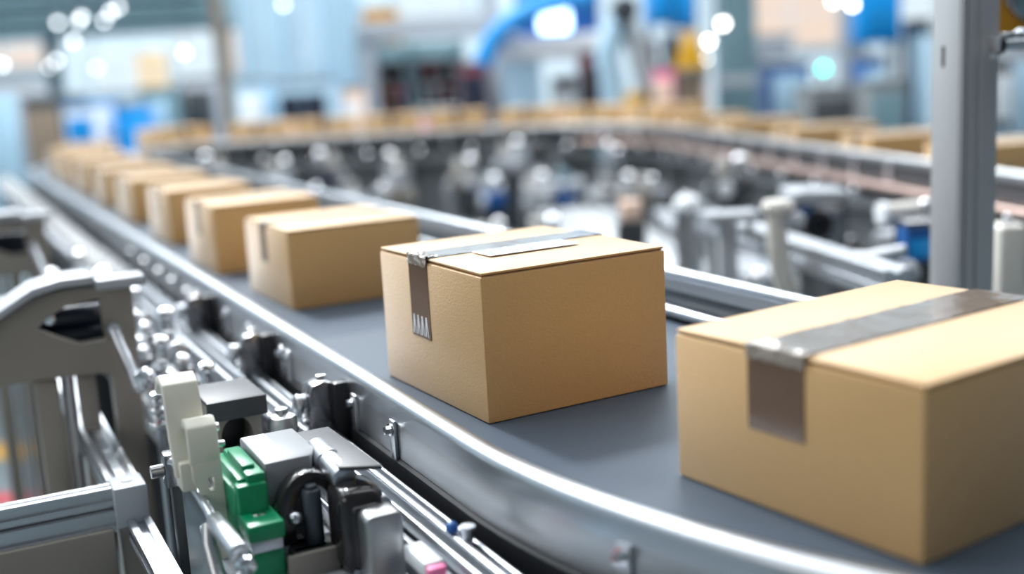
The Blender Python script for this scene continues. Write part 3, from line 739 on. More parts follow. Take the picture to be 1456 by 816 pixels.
# ------------------------------------------------------------------ upright post right
v = ray(1367, 300); v.z = 0; v.normalize(); rt = Vector((v.y, -v.x, 0))
d_ = ray(1366, 200); c2 = CAM + d_*(2.30/d_.dot(FW)); c2 = Vector((c2.x, c2.y, 0))
SZ = .088; aa = R(40)
fr = rt*math.cos(aa)+v*math.sin(aa); fl = -rt*math.sin(aa)+v*math.cos(aa)       # right and left faces
ctr = c2+(fr+fl)*SZ/2
PF = Matrix((fr, fl, Vector((0, 0, 1)))).transposed().to_4x4(); PF.translation = ctr
po = thing('upright_post', 'tall grooved aluminium post standing behind the carton nearest the camera', 'post', (0, 0, 0), PF)
s2 = SZ/2
def post_section():
    pts = []
    def side(f, cs, g, dp):
        q = [(-s2, s2)]
        for c in cs: q += [(c-g, s2), (c-g, s2-dp), (c+g, s2-dp), (c+g, s2)]
        return [f(p) for p in q]
    pts += side(lambda p: p, [0], .004, .008)
    pts += side(lambda p: (p[1], -p[0]), [0], .004, .008)
    pts += side(lambda p: (-p[0], -p[1]), [.004, .030], .0022, .006)
    pts += side(lambda p: (-p[1], p[0]), [-.038], .0022, .005)
    return pts
m = MB(); m.prism(post_section(), 'z', .012, 2.6, bev=.0012); m.build('profile', 'postalu', po, PF)
m = MB(); m.bb((-.09, -.09, 0), (.09, .09, .012), .003); m.build('base_plate', 'alu', po, PF)
m = MB(); m.bb((-s2-.0012, .006, 1.354), (-s2+.004, .016, 1.396), .003); m.build('slot_hole', 'smoke', po, PF)
m = MB(); m.bb((.022, -s2-.001, 1.365), (.036, -s2+.001, 1.378), .0005); m.build('small_sticker', 'white', po, PF)
rc = thing('cross_rod', 'grey horizontal rod held by a clamp on the right side of the upright post', 'rod', (s2, 0, 1.39), PF)
m = MB(); m.cyl((s2-.020, -s2-.020, 1.392), (s2-.013, -s2-.021, 1.392), .0195, 24, bev=.002); m.build('clamp_ring', 'black', rc, PF)
m = MB(); m.cyl((s2-.013, -s2-.021, 1.392), (s2+.75, -s2-.11, 1.392), .0125, 20); m.build('rod', 'steel', rc, PF)
m = MB(); m.box((s2+.0, -s2-.022, 1.409), (.03, .018, .012), .003); m.lathe((s2+.035, -s2-.018, 1.412), [(.002, -.01), (.012, -.006), (.014, .002), (.006, .009), (.001, .01)], 16); m.build('clamp_knob', 'steel', rc, PF)
m = MB(); m.bb((s2-.026, -s2-.030, 1.376), (s2-.018, -s2, 1.408), .003); m.build('clamp_body', 'satin', rc, PF)
# film roll top right
d_ = ray(1462, -18); cx_ = CAM+d_*(2.75/d_.dot(FW)); 
rl = thing('film_roll', 'ochre yellow film roll with a grey disc end at the upper right corner', 'roll', (cx_.x, cx_.y, cx_.z))
vx = Vector((-.05, -1, 0)).normalized(); RF = Matrix((Vector((-vx.y, vx.x, 0)), vx, Vector((0, 0, 1)))).transposed().to_4x4(); RF.translation = cx_
m = MB(); m.lathe((0, 0, 0), [(.001, -.11), (.135, -.11), (.135, -.07), (.128, -.06), (.135, -.05), (.135, 0), (.128, .01), (.135, .02), (.132, .06), (.001, .06)], 40, 'y'); m.build('wound_film', 'mustard', rl, RF)
m = MB(); m.lathe((.035, 0, .025), [(.001, .062), (.118, .062), (.122, .066), (.122, .070), (.118, .074), (.001, .074)], 40, 'y'); m.build('end_disc', 'teal', rl, RF)
m = MB(); m.lathe((.035, 0, .025), [(.121, .060), (.126, .062), (.126, .072), (.121, .074)], 40, 'y'); m.build('disc_rim', 'gun', rl, RF)
m = MB(); m.cyl((.0, -.30, 0), (0, .05, 0), .018); m.bb((-.0, -.33, -.02), (.40, -.27, .02), .004); m.bb((.36, -.33, -.02), (.42, -.27, 8.0-cx_.z), .004); m.build('bracket', 'alu', rl, RF)

# ------------------------------------------------------------------ machinery inside the loop
def pos(px, py, y): p = onY(px, py, y); return p
def hgt(px, py, y): return onY(px, py, y).z
def pedestal(mb_parent, x, y, z, r=.03, m_='mgrey'):
    m = MB(); m.cyl((x, y, .01), (x, y, z), r, 18); m.cyl((x, y, 0), (x, y, .012), r*2.2, 22); m.build('pedestal', m_, mb_parent)
# a: white pipe elbow
Y = 3.1
p = pos(1107, 283, Y)
pe = thing('pipe_elbow', 'pale enamelled pipe with a flanged top curving down to the right beside the upright post', 'pipe', (p.x, p.y, 0))
m = MB(); m.tube([(p.x-.004, Y, p.z-.02), (p.x-.006, Y, p.z-.08), (p.x-.003, Y, p.z-.14), (p.x+.004, Y, p.z-.19), (p.x+.018, Y, p.z-.25), (p.x+.038, Y, p.z-.31), (p.x+.055, Y, p.z-.40), (p.x+.055, Y, .01)], .028, 20); m.build('pipe', 'bone', pe)
m = MB(); m.lathe((p.x-.003, Y, p.z-.03), [(.03, 0), (.044, .003), (.044, .016), (.038, .020), (.038, .026), (.03, .028), (.001, .028)], 28); m.build('flange', 'bone', pe)
m = MB(); m.cyl((p.x+.01, Y-.01, p.z-.055), (p.x+.045, Y-.03, p.z-.055), .020, 20, bev=.004); m.sph((p.x+.045, Y-.03, p.z-.055), .020); m.build('side_port', 'lgrey', pe)
# b: white bracket plate on dark valve box
Y = 3.7; p = pos(1158, 268, Y)
vb = thing('valve_manifold', 'dark valve box with a white stepped cover plate right of the pale pipe', 'valve', (p.x, p.y, 0))
m = MB(); m.bb((p.x-.08, Y-.03, p.z-.18), (p.x+.10, Y+.12, p.z-.02), .008); m.build('box', 'gun', vb)
m = MB(); m.prism([(p.x-.09, p.z+.0), (p.x-.09, p.z-.03), (p.x+.0, p.z-.045), (p.x+.09, p.z-.03), (p.x+.09, p.z-.004), (p.x-.05, p.z+.004)], 'n', Y-.09, Y+.10, bev=.004); m.build('cover_plate', 'lgrey', vb)
m = MB(); m.lathe((p.x+.0, Y-.03, p.z-.11), [(.022, 0), (.045, -.004), (.045, -.02), (.03, -.022), (.022, -.004)], 24, 'y'); m.build('port_ring', 'black', vb)
m = MB(); m.bb((p.x-.06, Y-.045, p.z-.10), (p.x-.02, Y-.03, p.z-.05), .003); m.build('blue_tab', 'dblue', vb)['label'] = 'blue tab'
m = MB(); m.bb((p.x-.02, Y, .0), (p.x+.05, Y+.07, p.z-.18), .004); m.build('stand', 'mgrey', vb)
# c: alu beam
Y = 3.0; pa = pos(1050, 325, 3.6); pb = pos(1245, 400, 2.75)
bm_ = thing('machine_beam', 'pale aluminium beam slanting down to the right behind the guide rail', 'beam', ((pa.x+pb.x)/2, (pa.y+pb.y)/2, 0))
dv = (pb-pa); L = Vector((dv.x, dv.y, 0)).length; ang = math.atan2(dv.y, dv.x); zb = (pa.z+pb.z)/2
BF = Matrix.Translation((pa.x, pa.y, zb)) @ Matrix.Rotation(ang, 4, 'Z')
m = MB(); m.prism([(-.035, -.035), (-.008, -.035), (-.008, -.027), (.008, -.027), (.008, -.035), (.035, -.035), (.035, -.008), (.028, -.008), (.028, .008), (.035, .008), (.035, .035), (.008, .035), (.008, .028), (-.008, .028), (-.008, .035), (-.035, .035), (-.035, .008), (-.028, .008), (-.028, -.008), (-.035, -.008)], 't', -.3, L+.1); m.build('beam', 'satin', bm_, BF)
for f in (-.2, L*.55):
    m = MB(); m.bb((f-.025, -.025, -zb), (f+.025, .025, -.035), .003); m.build('leg', 'mgrey', bm_, BF)
# d: brass valve
Y = 2.85; p = pos(1258, 372, Y)
bv = thing('shutoff_valve', 'grey valve with yellow and blue bands left of the upright post', 'valve', (p.x, p.y, 0))
m = MB(); m.cyl((p.x-.06, Y, p.z+.01), (p.x+.05, Y, p.z+.025), .016, 20, bev=.003); m.cyl((p.x-.075, Y, p.z+.008), (p.x-.06, Y, p.z+.01), .02, 20); m.build('body', 'satin', bv)
m = MB(); m.cyl((p.x-.005, Y, p.z-.06), (p.x-.005, Y, p.z+.0), .014, 18); m.build('yellow_band', 'yellow', bv)['label'] = 'yellow band'
m = MB(); m.bb((p.x+.012, Y-.012, p.z-.06), (p.x+.032, Y+.012, p.z-.008), .003); m.build('blue_band', 'dblue', bv)['label'] = 'blue band'
m = MB(); m.sph((p.x+.055, Y, p.z-.03), .033); m.build('bulb', 'lgrey', bv)
m = MB(); m.cyl((p.x-.052, Y-.03, p.z-.10), (p.x-.052, Y-.03, p.z-.02), .009, 14); m.sph((p.x-.052, Y-.03, p.z-.025), .013); m.sph((p.x-.052, Y-.03, p.z-.05), .013); m.build('chrome_stem', 'chrome', bv)
pedestal(bv, p.x, Y, p.z-.02, .015)
# e: white cylinder
Y = 3.35; p = pos(1282, 303, Y)
wc = thing('pressure_cylinder', 'white horizontal cylinder with a rounded cap just left of the upright post', 'cylinder', (p.x, p.y, 0))
m = MB(); m.cyl((p.x-.05, Y, p.z), (p.x+.06, Y+.03, p.z), .030, 24, bev=.006); m.build('barrel', 'bone', wc)
m = MB(); m.cyl((p.x-.065, Y-.004, p.z), (p.x-.045, Y, p.z), .036, 24, bev=.005); m.build('cap', 'white', wc)
m = MB(); m.sph((p.x+.075, Y+.02, p.z+.02), .016); m.cyl((p.x+.06, Y+.03, p.z), (p.x+.10, Y+.04, p.z), .01); m.build('fitting', 'chrome', wc)
pedestal(wc, p.x, Y+.01, p.z-.025, .018, 'dgrey')
# f: blue box
Y = 3.2; p = pos(1312, 343, Y)
bb_ = thing('control_box', 'deep blue control box beside the lower part of the upright post', 'box', (p.x, p.y, 0))
m = MB(); m.bb((p.x-.055, Y-.03, p.z-.055), (p.x+.11, Y+.05, p.z+.055), .006); m.build('body', 'dblue', bb_)
m = MB(); m.bb((p.x-.058, Y-.034, p.z+.045), (p.x+.113, Y+.054, p.z+.062), .004); m.build('lid', 'gun', bb_)
m = MB(); m.bb((p.x-.045, Y-.034, p.z-.04), (p.x+.02, Y-.03, p.z+.01), .001); m.build('name_plate', 'blue', bb_)
m = MB(); m.bb((p.x-.02, Y-.015, 0), (p.x+.05, Y+.03, p.z-.055)); m.build('stand', 'dgrey', bb_)
# g: white box right of post
Y = 2.95; p = pos(1434, 325, Y)
wb = thing('motor_cover', 'white rounded motor cover with a bolt on top right of the upright post', 'cover', (p.x, p.y, 0))
m = MB(); m.box((p.x+.01, Y+.03, p.z-.10), (.075, .09, .22), .014, seg=4); m.build('cover', 'bone', wb)
m = MB(); screw(m, (p.x+.005, Y+.02, p.z+.008), 'z', .012, .012); m.sph((p.x+.005, Y+.02, p.z+.026), .010); m.build('top_bolt', 'chrome', wb)
m = MB(); m.bb((p.x-.02, Y, 0), (p.x+.04, Y+.06, p.z-.19)); m.build('stand', 'mgrey', wb)
# h: T-shaped post
Y = 3.4; p = pos(1040, 303, Y)
tp = thing('cap_post', 'pale post with a broad flat cap left of the curved pale pipe', 'post', (p.x, p.y, 0))
m = MB(); m.bb((p.x-.075, Y-.05, p.z-.022), (p.x+.075, Y+.05, p.z+.006), .008); m.build('cap', 'lgrey', tp)
m = MB(); m.bb((p.x-.04, Y-.025, 0), (p.x+.012, Y+.025, p.z-.022), .006); m.build('column', 'lgrey', tp)
m = MB(); m.cyl((p.x+.05, Y-.02, p.z-.08), (p.x+.05, Y-.02, p.z-.022), .012); m.build('hanging_pin', 'chrome', tp)
# i: white dome lid
Y = 4.4; p = pos(978, 280, Y)
dl = thing('dome_vessel', 'white dome-lidded vessel in the middle of the loop', 'vessel', (p.x, p.y, 0))
m = MB(); m.lathe((p.x, Y, p.z-.05), [(.055, 0), (.058, .015), (.05, .04), (.03, .055), (.001, .06)], 28); m.build('dome_lid', 'white', dl)
m = MB(); m.lathe((p.x, Y, 0), [(.05, 0), (.05, .02), (.053, .03), (.053, p.z-.05)], 28); m.build('vessel_body', 'alu', dl)
m = MB(); m.lathe((p.x, Y, p.z-.065), [(.055, 0), (.064, .002), (.064, .016), (.055, .018)], 28); m.build('clamp_band', 'steel', dl)
# j: peach capped motor
Y = 4.6; p = pos(896, 292, Y)
pm = thing('small_motor', 'peach-capped small motor left of the white dome vessel', 'motor', (p.x, p.y, 0))
m = MB(); m.cyl((p.x, Y, p.z-.06), (p.x, Y, p.z+.02), .045, 24, bev=.01); m.build('cap', 'peach', pm)
m = MB(); m.bb((p.x-.055, Y-.055, p.z-.17), (p.x+.055, Y+.055, p.z-.06), .006); m.build('motor_body', 'dgrey', pm)
pedestal(pm, p.x, Y, p.z-.17)
# k: sheet-metal chutes
def chute(pts, w, label, mt='satin'):
    """pts: centre line of the slide; ridged tray with raised edges"""
    g = thing('sheet_chute', label, 'chute', (pts[0].x, pts[0].y, 0))
    t = MB(); bmm = t.bm; rows = []
    sec = [(-w/2, .05), (-w/2+.01, .05), (-w/2+.012, 0), (-w*.2, 0), (-w*.18, .012), (-w*.15, 0), (w*.15, 0), (w*.18, .012), (w*.2, 0), (w/2-.012, 0), (w/2-.01, .05), (w/2, .05), (w/2, -.006), (-w/2, -.006)]
    for i, q in enumerate(pts):
        d = (pts[min(i+1, len(pts)-1)]-pts[max(0, i-1)]); d.z = 0; d.normalize(); sd = Vector((d.y, -d.x, 0))
        rows.append([bmm.verts.new(q+sd*a+Vector((0, 0, b))) for a, b in sec])
    n = len(sec)
    for a, b in zip(rows, rows[1:]):
        for k in range(n): bmm.faces.new((a[k], a[(k+1) % n], b[(k+1) % n], b[k]))
    bmm.faces.new(rows[0][::-1]); bmm.faces.new(rows[-1])
    t.build('slide', mt, g)
    for q in (pts[1], pts[-2]):
        m = MB(); m.bb((q.x-.025, q.y-.025, 0), (q.x+.025, q.y+.025, q.z-.006), .003); m.build('leg', 'mgrey', g)
    return g
def curve(a, b, c, n=12): return [a*(1-k/n)**2+b*2*(k/n)*(1-k/n)+c*(k/n)**2 for k in range(n+1)]
chute(curve(Vector((.30, 6.4, .62)), Vector((.42, 5.6, .60)), Vector((.75, 4.7, .42))), .42, 'bright ridged sheet-metal chute in the middle of the loop', 'alu')
chute(curve(Vector((.42, 4.35, .50)), Vector((.44, 3.8, .52)), Vector((.28, 3.2, .42))), .36, 'bright curved chute just behind the labelled carton', 'alu')
chute(curve(Vector((-.75, 6.9, .50)), Vector((-.3, 6.6, .5)), Vector((.05, 5.9, .40))), .45, 'dull grey chute left of the middle chute', 'mgrey')
# repeated machine modules on the floor inside the loop
def gear_motor(x, y, z, rz, label, mt, s=1.0):
    fr = Matrix.Translation((x, y, 0)) @ Matrix.Rotation(rz, 4, 'Z')
    g = thing('gear_motor', label, 'motor', (0, 0, 0), fr)
    m = MB(); m.cyl((-.12*s, 0, z), (.10*s, 0, z), .065*s, 22, bev=.01)
    for k in range(7): m.cyl((-.09*s+.025*s*k, 0, z), (-.080*s+.025*s*k, 0, z), .074*s, 22)
    m.build('finned_barrel', mt, g, fr)
    m = MB(); m.box((.15*s, 0, z), (.11*s, .13*s, .14*s), .012); m.build('gearbox', 'lgrey', g, fr)
    m = MB(); m.box((-.02*s, 0, z+.085*s), (.10*s, .08*s, .05*s), .006); m.build('terminal_box', 'gun', g, fr)
    MB().sph((.21*s, .02, z+.035*s), .026*s).build('polished_plug', 'chrome', g, fr); MB().sph((.15*s, -.03*s, z+.085*s), .030*s).build('polished_cap', 'chrome', g, fr)
    m = MB(); m.bb((-.10*s, -.05*s, .012), (.18*s, .05*s, z-.07*s), .004); m.bb((-.13*s, -.08*s, 0), (.21*s, .08*s, .012)); m.build('stand', 'mgrey', g, fr)
    return g
def cylinder_stack(x, y, z, rz, label, mt):
    fr = Matrix.Translation((x, y, 0)) @ Matrix.Rotation(rz, 4, 'Z')
    g = thing('valve_stand', label, 'valve', (0, 0, 0), fr)
    m = MB(); m.bb((-.05, -.05, .012), (.05, .05, z-.05), .005); m.bb((-.09, -.09, 0), (.09, .09, .012)); m.build('stand', 'dgrey', g, fr)
    m = MB(); m.box((0, 0, z), (.18, .10, .10), .01); m.build('body', mt, g, fr)
    m = MB(); m.cyl((-.04, 0, z+.05), (-.04, 0, z+.13), .028, 18, bev=.005); m.build('white_head', 'bone', g, fr)
    m = MB(); m.cyl((.045, 0, z+.05), (.045, 0, z+.10), .020, 18); m.sph((.045, 0, z+.118), .034); m.build('chrome_ball', 'chrome', g, fr)  # ball added and enlarged to give bright blurred highlights
    m = MB(); m.tube([(-.09, 0, z), (-.105, 0, z), (-.118, 0, z-.03), (-.12, 0, z-.2), (-.12, 0, .02)], .014, 12); m.build('pipe', 'satin', g, fr)
    m = MB(); m.cyl((0, -.05, z), (0, -.075, z), .035, 20, bev=.004); m.build('dial', 'white', g, fr)
    return g
mods = [(-1.75, 7.35), (-1.45, 7.75), (-1.1, 7.5), (-.75, 7.85), (-.42, 7.45), (-.1, 7.8), (.22, 7.4), (.52, 7.7), (.80, 7.2), (.62, 6.75), (.98, 6.6), (.85, 6.0), (1.10, 5.75), (1.0, 5.2), (1.22, 4.9), (1.04, 4.4), (1.2, 4.25), (-1.35, 6.75), (-.98, 7.05), (-1.05, 6.1), (-.72, 5.6), (-.25, 7.05), (.18, 6.8), (1.30, 3.62),
        (-1.6, 7.05), (-1.28, 7.3), (-.9, 7.45), (-.58, 7.15), (.02, 7.35), (.4, 7.15), (-1.55, 6.45), (-.7, 6.35), (-.35, 6.2), (1.2, 5.3), (.95, 4.78), (1.12, 6.15), (.72, 5.75), (-.85, 5.15), (-.45, 5.0), (-.15, 5.35), (-.05, 4.6), (1.15, 4.05), (-.5, 4.5), (.15, 5.0), (.25, 4.2), (.45, 6.3)]
BENCH = [(-1.18, 6.35, .60, .34, .58), (-.55, 5.55, .60, .36, .50), (.05, 7.55, .90, .36, .66), (-1.30, 7.50, .70, .32, .64), (.95, 5.95, .34, .70, .60), (1.08, 4.75, .32, .60, .56), (.75, 7.15, .50, .34, .62)]
def bench(cx, cy, w, d, z, label):
    g = thing('machine_bench', label, 'bench', (cx, cy, 0), group='benches inside the loop')
    m = MB(); m.bb((cx-w/2, cy-d/2, z-.03), (cx+w/2, cy+d/2, z), .005); m.build('top_plate', 'lgrey', g)
    m = MB(); m.bb((cx-w/2+.05, cy-d/2+.03, z-.16), (cx+w/2-.05, cy+d/2-.03, z-.03), .004); m.build('drive_tray', 'mgrey', g)
    for sx in (-1, 1):
        for sy in (-1, 1):
            m = MB(); m.bb((cx+sx*(w/2-.04)-.02, cy+sy*(d/2-.04)-.02, 0), (cx+sx*(w/2-.04)+.02, cy+sy*(d/2-.04)+.02, z-.03), .003); m.build('leg', 'satin', g)
    n = max(2, int(max(w, d)/.16))
    for k in range(n):
        f = (k+.5)/n-.5; x, y = (cx+f*w*.9, cy) if w > d else (cx, cy+f*d*.9)
        kind = k % 3
        m = MB()
        if kind == 0: m.cyl((x, y, z), (x, y, z+.09), .035, 20, bev=.006); m.build('cylinder', 'satin', g)
        elif kind == 1: m.bb((x-.04, y-.05, z), (x+.04, y+.05, z+.07), .006); m.build('block', 'teal', g)
        else: m.cyl((x, y, z), (x, y, z+.03), .022, 16); m.sph((x, y, z+.055), .032); m.build('ball_knob', 'chrome', g)
for q, l in zip(BENCH, ('wide grey bench left of the middle chute', 'small grey bench nearest the second carton', 'long bench under the far belt in the middle', 'bench in the far left corner of the loop', 'bench beside the right-hand belt, farther one', 'bench beside the right-hand belt, nearer one', 'bench in the far right corner of the loop')): bench(*q, 'blurred '+l)
def clear(q, kept):
    v = Vector(q)
    for (a, b, c, w) in ((Vector((.30, 6.4)), Vector((.42, 5.6)), Vector((.75, 4.7)), .42), (Vector((.42, 4.35)), Vector((.44, 3.8)), Vector((.28, 3.2)), .36), (Vector((-.75, 6.9)), Vector((-.3, 6.6)), Vector((.05, 5.9)), .45)):
        if any((v-p).length < w/2+.14 for p in curve(a, b, c, 16)): return False
    if any(abs(v.x-bx) < bw/2+.14 and abs(v.y-by) < bd/2+.14 for bx, by, bw, bd, bz in BENCH): return False
    if any((v-Vector((o.location.x, o.location.y))).length < .24 for o in FIXED): return False
    if any((v-pa.xy.lerp(pb.xy, f/8)).length < .20 for f in range(-3, 10)): return False
    if any((v-p).length < .24 for p, h in PATH): return False
    return all((v-Vector(o)).length > .255 for o in kept)
kept = []
FIXED = [o for o in COL.objects if o.name.split('.')[0] in ('pipe_elbow', 'valve_manifold', 'shutoff_valve', 'pressure_cylinder', 'control_box', 'motor_cover', 'cap_post', 'dome_vessel', 'small_motor', 'upright_post')]
for q in mods+[(random.uniform(-1.9, 1.4), random.uniform(3.6, 7.9)) for _ in range(1200)]:
    inside = q[0]*.8958+q[1]*.4445 > 1.62 and q[0] < 1.66-(q[1]-3.4)*.158-.3
    if inside and clear(q, kept) and len(kept) < 64: kept.append(q)
mods = kept
mats_ = ['mgrey', 'gun', 'lgrey', 'lgrey', 'dblue', 'teal', 'dgrey', 'warmgrey']
row_n = 0
for k, (x, y) in enumerate(mods):
    z = (.74, .64, .82, .58, .70)[k % 5]-(.06 if y < 4.6 else 0)-(.20 if x < .6 and y < 6.6 else 0)
    side = 'under the far belt' if y > 7.15 else ('under the right-hand belt' if x > .78 else 'in the middle of the loop')
    nm = '%s of the blurred machine units %s, counted from %s' % (None, side, 'the left')
    if k % 3 == 1: gear_motor(x, y, z, random.uniform(0, 6), '', mats_[k % 8], .8)
    else: cylinder_stack(x, y, z, random.uniform(0, 6), '', mats_[(k*3) % 8])
# name them by where they stand, left to right in each row
def count_word(i): return ords[i] if i < len(ords) else ('twenty-eighth', 'twenty-ninth', 'thirtieth', 'thirty-first', 'thirty-second', 'thirty-third', 'thirty-fourth', 'thirty-fifth', 'thirty-sixth', 'thirty-seventh', 'thirty-eighth', 'thirty-ninth', 'fortieth')[i-len(ords)]
groups_ = {}
for o in [o for o in COL.objects if o.name.split('.')[0] in ('gear_motor', 'valve_stand')]:
    x, y = o.location.x, o.location.y
    side = 'beneath the far belt' if y > 7.15 else ('beneath the right-hand belt' if x > .78 else 'in the middle of the loop')
    groups_.setdefault((o.name.split('.')[0], side), []).append(o)
for (kind, side), lst in groups_.items():
    lst.sort(key=lambda o: (o.location.x/o.location.y))
    for i, o in enumerate(lst):
        word = 'finned gear motor' if kind == 'gear_motor' else 'valve stand with white head'
        o['label'] = 'blurred %s %s, %s from the left' % (word, side, count_word(i)); o['group'] = word+'s '+side

# ------------------------------------------------------------------ hall behind the loop
def span(px0, px1, py, y): return onY(px0, py, y).x, onY(px1, py, y).x
def slab_cols(x0, x1, z0, z1, y, dep): return (x0, y, z0), (x1, y+dep, z1)
def cabinet(px0, px1, pyt, y, dep, body, label, pyb=None, door='lgrey', cat='cabinet', name='machine_cabinet', win=None, trimm='mgrey', lamps=None):
    pm_ = (px0+px1)/2
    x0, x1 = span(px0, px1, pyt, y); zt = hgt(pm_, pyt, y); zb = .0 if pyb is None else hgt(pm_, pyb, y)
    g = thing(name, label, cat, ((x0+x1)/2, y+dep/2, zb))
    m = MB(); m.bb((x0, y, zb+.0), (x1, y+dep, zt), .02); m.build('body', body, g)
    w = x1-x0; h = zt-zb
    m = MB(); m.bb((x0+w*.08, y-.02, zb+h*.08), (x0+w*.49, y, zb+h*(.52 if win else .92)), .006); m.bb((x0+w*.51, y-.02, zb+h*.08), (x0+w*.92, y, zb+h*(.52 if win else .92)), .006); m.build('door_pair', door, g)
    m = MB(); m.bb((x0+w*.46, y-.05, zb+h*.28), (x0+w*.48, y-.02, zb+h*.42), .004); m.build('handle', 'steel', g)
    if win:
        m = MB(); m.bb((x0+w*.1, y-.02, zb+h*.60), (x0+w*.9, y, zb+h*.92), .006); m.build('viewing_window', win, g)
    m = MB(); m.bb((x0-.01, y-.01, zt), (x1+.01, y+dep+.01, zt+.03), .006); m.build('top_trim', trimm, g)
    return g
def column(px, wpx, y, mt, label, lean=0.0, top=8.0, name='steel_column'):
    x = onY(px, 100, y).x; w = wpx*y/F_PX
    g = thing(name, label, 'column', (x, y, 0))
    m = MB(); m.bb((x-w/2, y-w/2, .0), (x+w/2, y+w/2, top), .01)
    m.build('shaft', mt, g)
    m = MB(); m.bb((x-w*.9, y-w*.9, 0), (x+w*.9, y+w*.9, .03)); m.build('base_plate', 'mgrey', g)
    m = MB(); m.bb((x-w*.53, y-w*.53, 1.1), (x+w*.53, y+w*.53, 1.2)); m.build('collar', 'lgrey', g)
    return g
# back windows and panels: structure
def window(n, px0, px1, py0, py1, y, mt, nm='window'):
    x0, x1 = span(px0, px1, (py0+py1)/2, y); z1 = hgt((px0+px1)/2, py0, y); z0 = hgt((px0+px1)/2, py1, y)
    o = MB().bb((x0-.06, y, z0-.06), (x1+.06, y+.06, z1+.06), .01).build('window_%d' % n, 'wall', kind='structure')
    MB().bb((x0, y-.012, z0), (x1, y+.002, z1)).build('pane', mt, o)
    m = MB(); m.bb(((x0+x1)/2-.02, y-.03, z0), ((x0+x1)/2+.02, y, z1)); m.bb((x0, y-.03, (z0+z1)/2-.015), (x1, y, (z0+z1)/2+.015)); m.build('glazing_bar', 'wall', o)
YB = 20.9
window(1, -40, 60, 66, 96, YB, 'winwarm')
window(2, 132, 196, 76, 128, YB, 'winlit')
window(3, 196, 238, 74, 130, YB, 'winyel')
window(4, 250, 300, 48, 110, YB, 'winlit')
window(5, 325, 362, 42, 100, YB, 'winwarm')
window(6, 385, 455, 50, 105, YB, 'winlit')
window(7, 1050, 1195, -30, 66, YB, 'winwarm')
window(8, 1225, 1330, -40, 40, YB, 'winlit')
window(9, 560, 660, -30, 22, YB, 'winlit')
# mezzanine soffit top left
mz = thing('mezzanine_deck', 'dark teal mezzanine deck along the upper left of the hall', 'mezzanine', (-6, 15, 0))
x0, x1 = span(-260, 300, 40, 14.0); zt = hgt(20, 50, 14.0)
m = MB(); m.bb((x0, 14.0, zt), (x1, 15.6, zt+.9), .02); m.build('deck', 'soffit', mz)
for k in range(5):
    m = MB(); m.bb((x0, 13.86, zt+.04+.17*k), (x1, 13.995, zt+.10+.17*k), .01); m.build('edge_rib', 'teal', mz)
for f in (.1, .5, .97):
    xx = x0+(x1-x0)*f; m = MB(); m.bb((xx-.08, 15.0, 0), (xx+.08, 15.16, zt)); m.build('post', 'teal', mz)
# hanging lamps
def spot_lamp(px, py, y, label, r=.05, mt='lamp', top=None, group='small bright lamps hanging at the upper left'):
    p = onY(px, py, y); g = thing('pendant_lamp', label, 'lamp', (p.x, p.y, p.z), group=group)
    m = MB(); m.sph((p.x, p.y, p.z), r, 16, 10); m.build('bulb', mt, g)
    m = MB(); m.lathe((p.x, p.y, p.z+r*.5), [(r*1.15, 0), (r*.9, r*.6), (r*.35, r*1.1), (.006, r*1.2)], 18); m.build('shade', 'lgrey', g)
    m = MB(); m.cyl((p.x, p.y, p.z+r), (p.x, p.y, top or 8.0), .006, 8); m.build('cord', 'dgrey', g)
LP = [(82, 32, 'leftmost of the upper lamps'), (116, 24, 'second from the left of the upper lamps'), (112, 30, 'low twin of the second upper lamp'), (157, 17, 'third from the left of the upper lamps'), (148, 29, 'low twin of the third upper lamp'), (168, 10, 'upper right lamp of the cluster'), (104, 58, 'single lamp below the upper cluster'), (80, 86, 'left lamp of the lower pair'), (70, 95, 'faint lower lamp of the lower pair'), (3, 92, 'lamp at the left picture edge'), (137, 96, 'faint lamp right of the lower pair'), (262, 74, 'lamp left of the taupe pole'), (403, 6, 'bright lamp right of the taupe pole')]
for k, (px, py, l) in enumerate(LP): spot_lamp(px, py, 13.8 if 'twin' in l else 13.0, 'small bright hanging lamp, '+l, .028 if 'faint' not in l else .020)
spot_lamp(1028, 33, 11.5, 'large round white lamp hanging above the pale blue column', .034, 'lampw', group='lamps at the right')
spot_lamp(1212, 6, 11.5, 'round white lamp at the top beside the hanging blue screen', .030, 'lampw', group='lamps at the right')
spot_lamp(1185, 2, 11.5, 'faint white lamp at the top left of the hanging blue screen', .022, 'lampw', group='lamps at the right')
# taupe leaning pole
x = onY(318, 120, 9.6).x
tpole = thing('pole', 'thin taupe pole rising behind the far left cartons', 'pole', (x+.08, 9.9, 0))
a0 = onY(329, 200, 9.9); a1 = onY(300, -30, 9.9); dz = (a0-a1)/(a0.z-a1.z)
m = MB(); m.cyl(a0-dz*a0.z, a1+dz*1.2, .045, 16); m.build('shaft', 'bronze', tpole)
m = MB(); b0 = a0-dz*a0.z; m.cyl((b0.x, b0.y, 0), (b0.x, b0.y, .02), .12); m.build('base_plate', 'mgrey', tpole)
# pale columns
column(488, 34, 12.5, 'skyb', 'pale blue square column left of centre in the hall')
column(352, 20, 17.5, 'lgrey', 'slim pale grey column right of the taupe pole')
column(430, 26, 14.0, 'teal', 'teal grey column between the pale ones on the left')
column(1046, 48, 12.0, 'teal', 'broad blue grey column below the large round lamp')
column(1205, 22, 13.0, 'lgrey', 'slim grey column left of the hanging blue screen')
column(700, 20, 13.5, 'lgrey', 'pale grey column left of the white gantry machine')
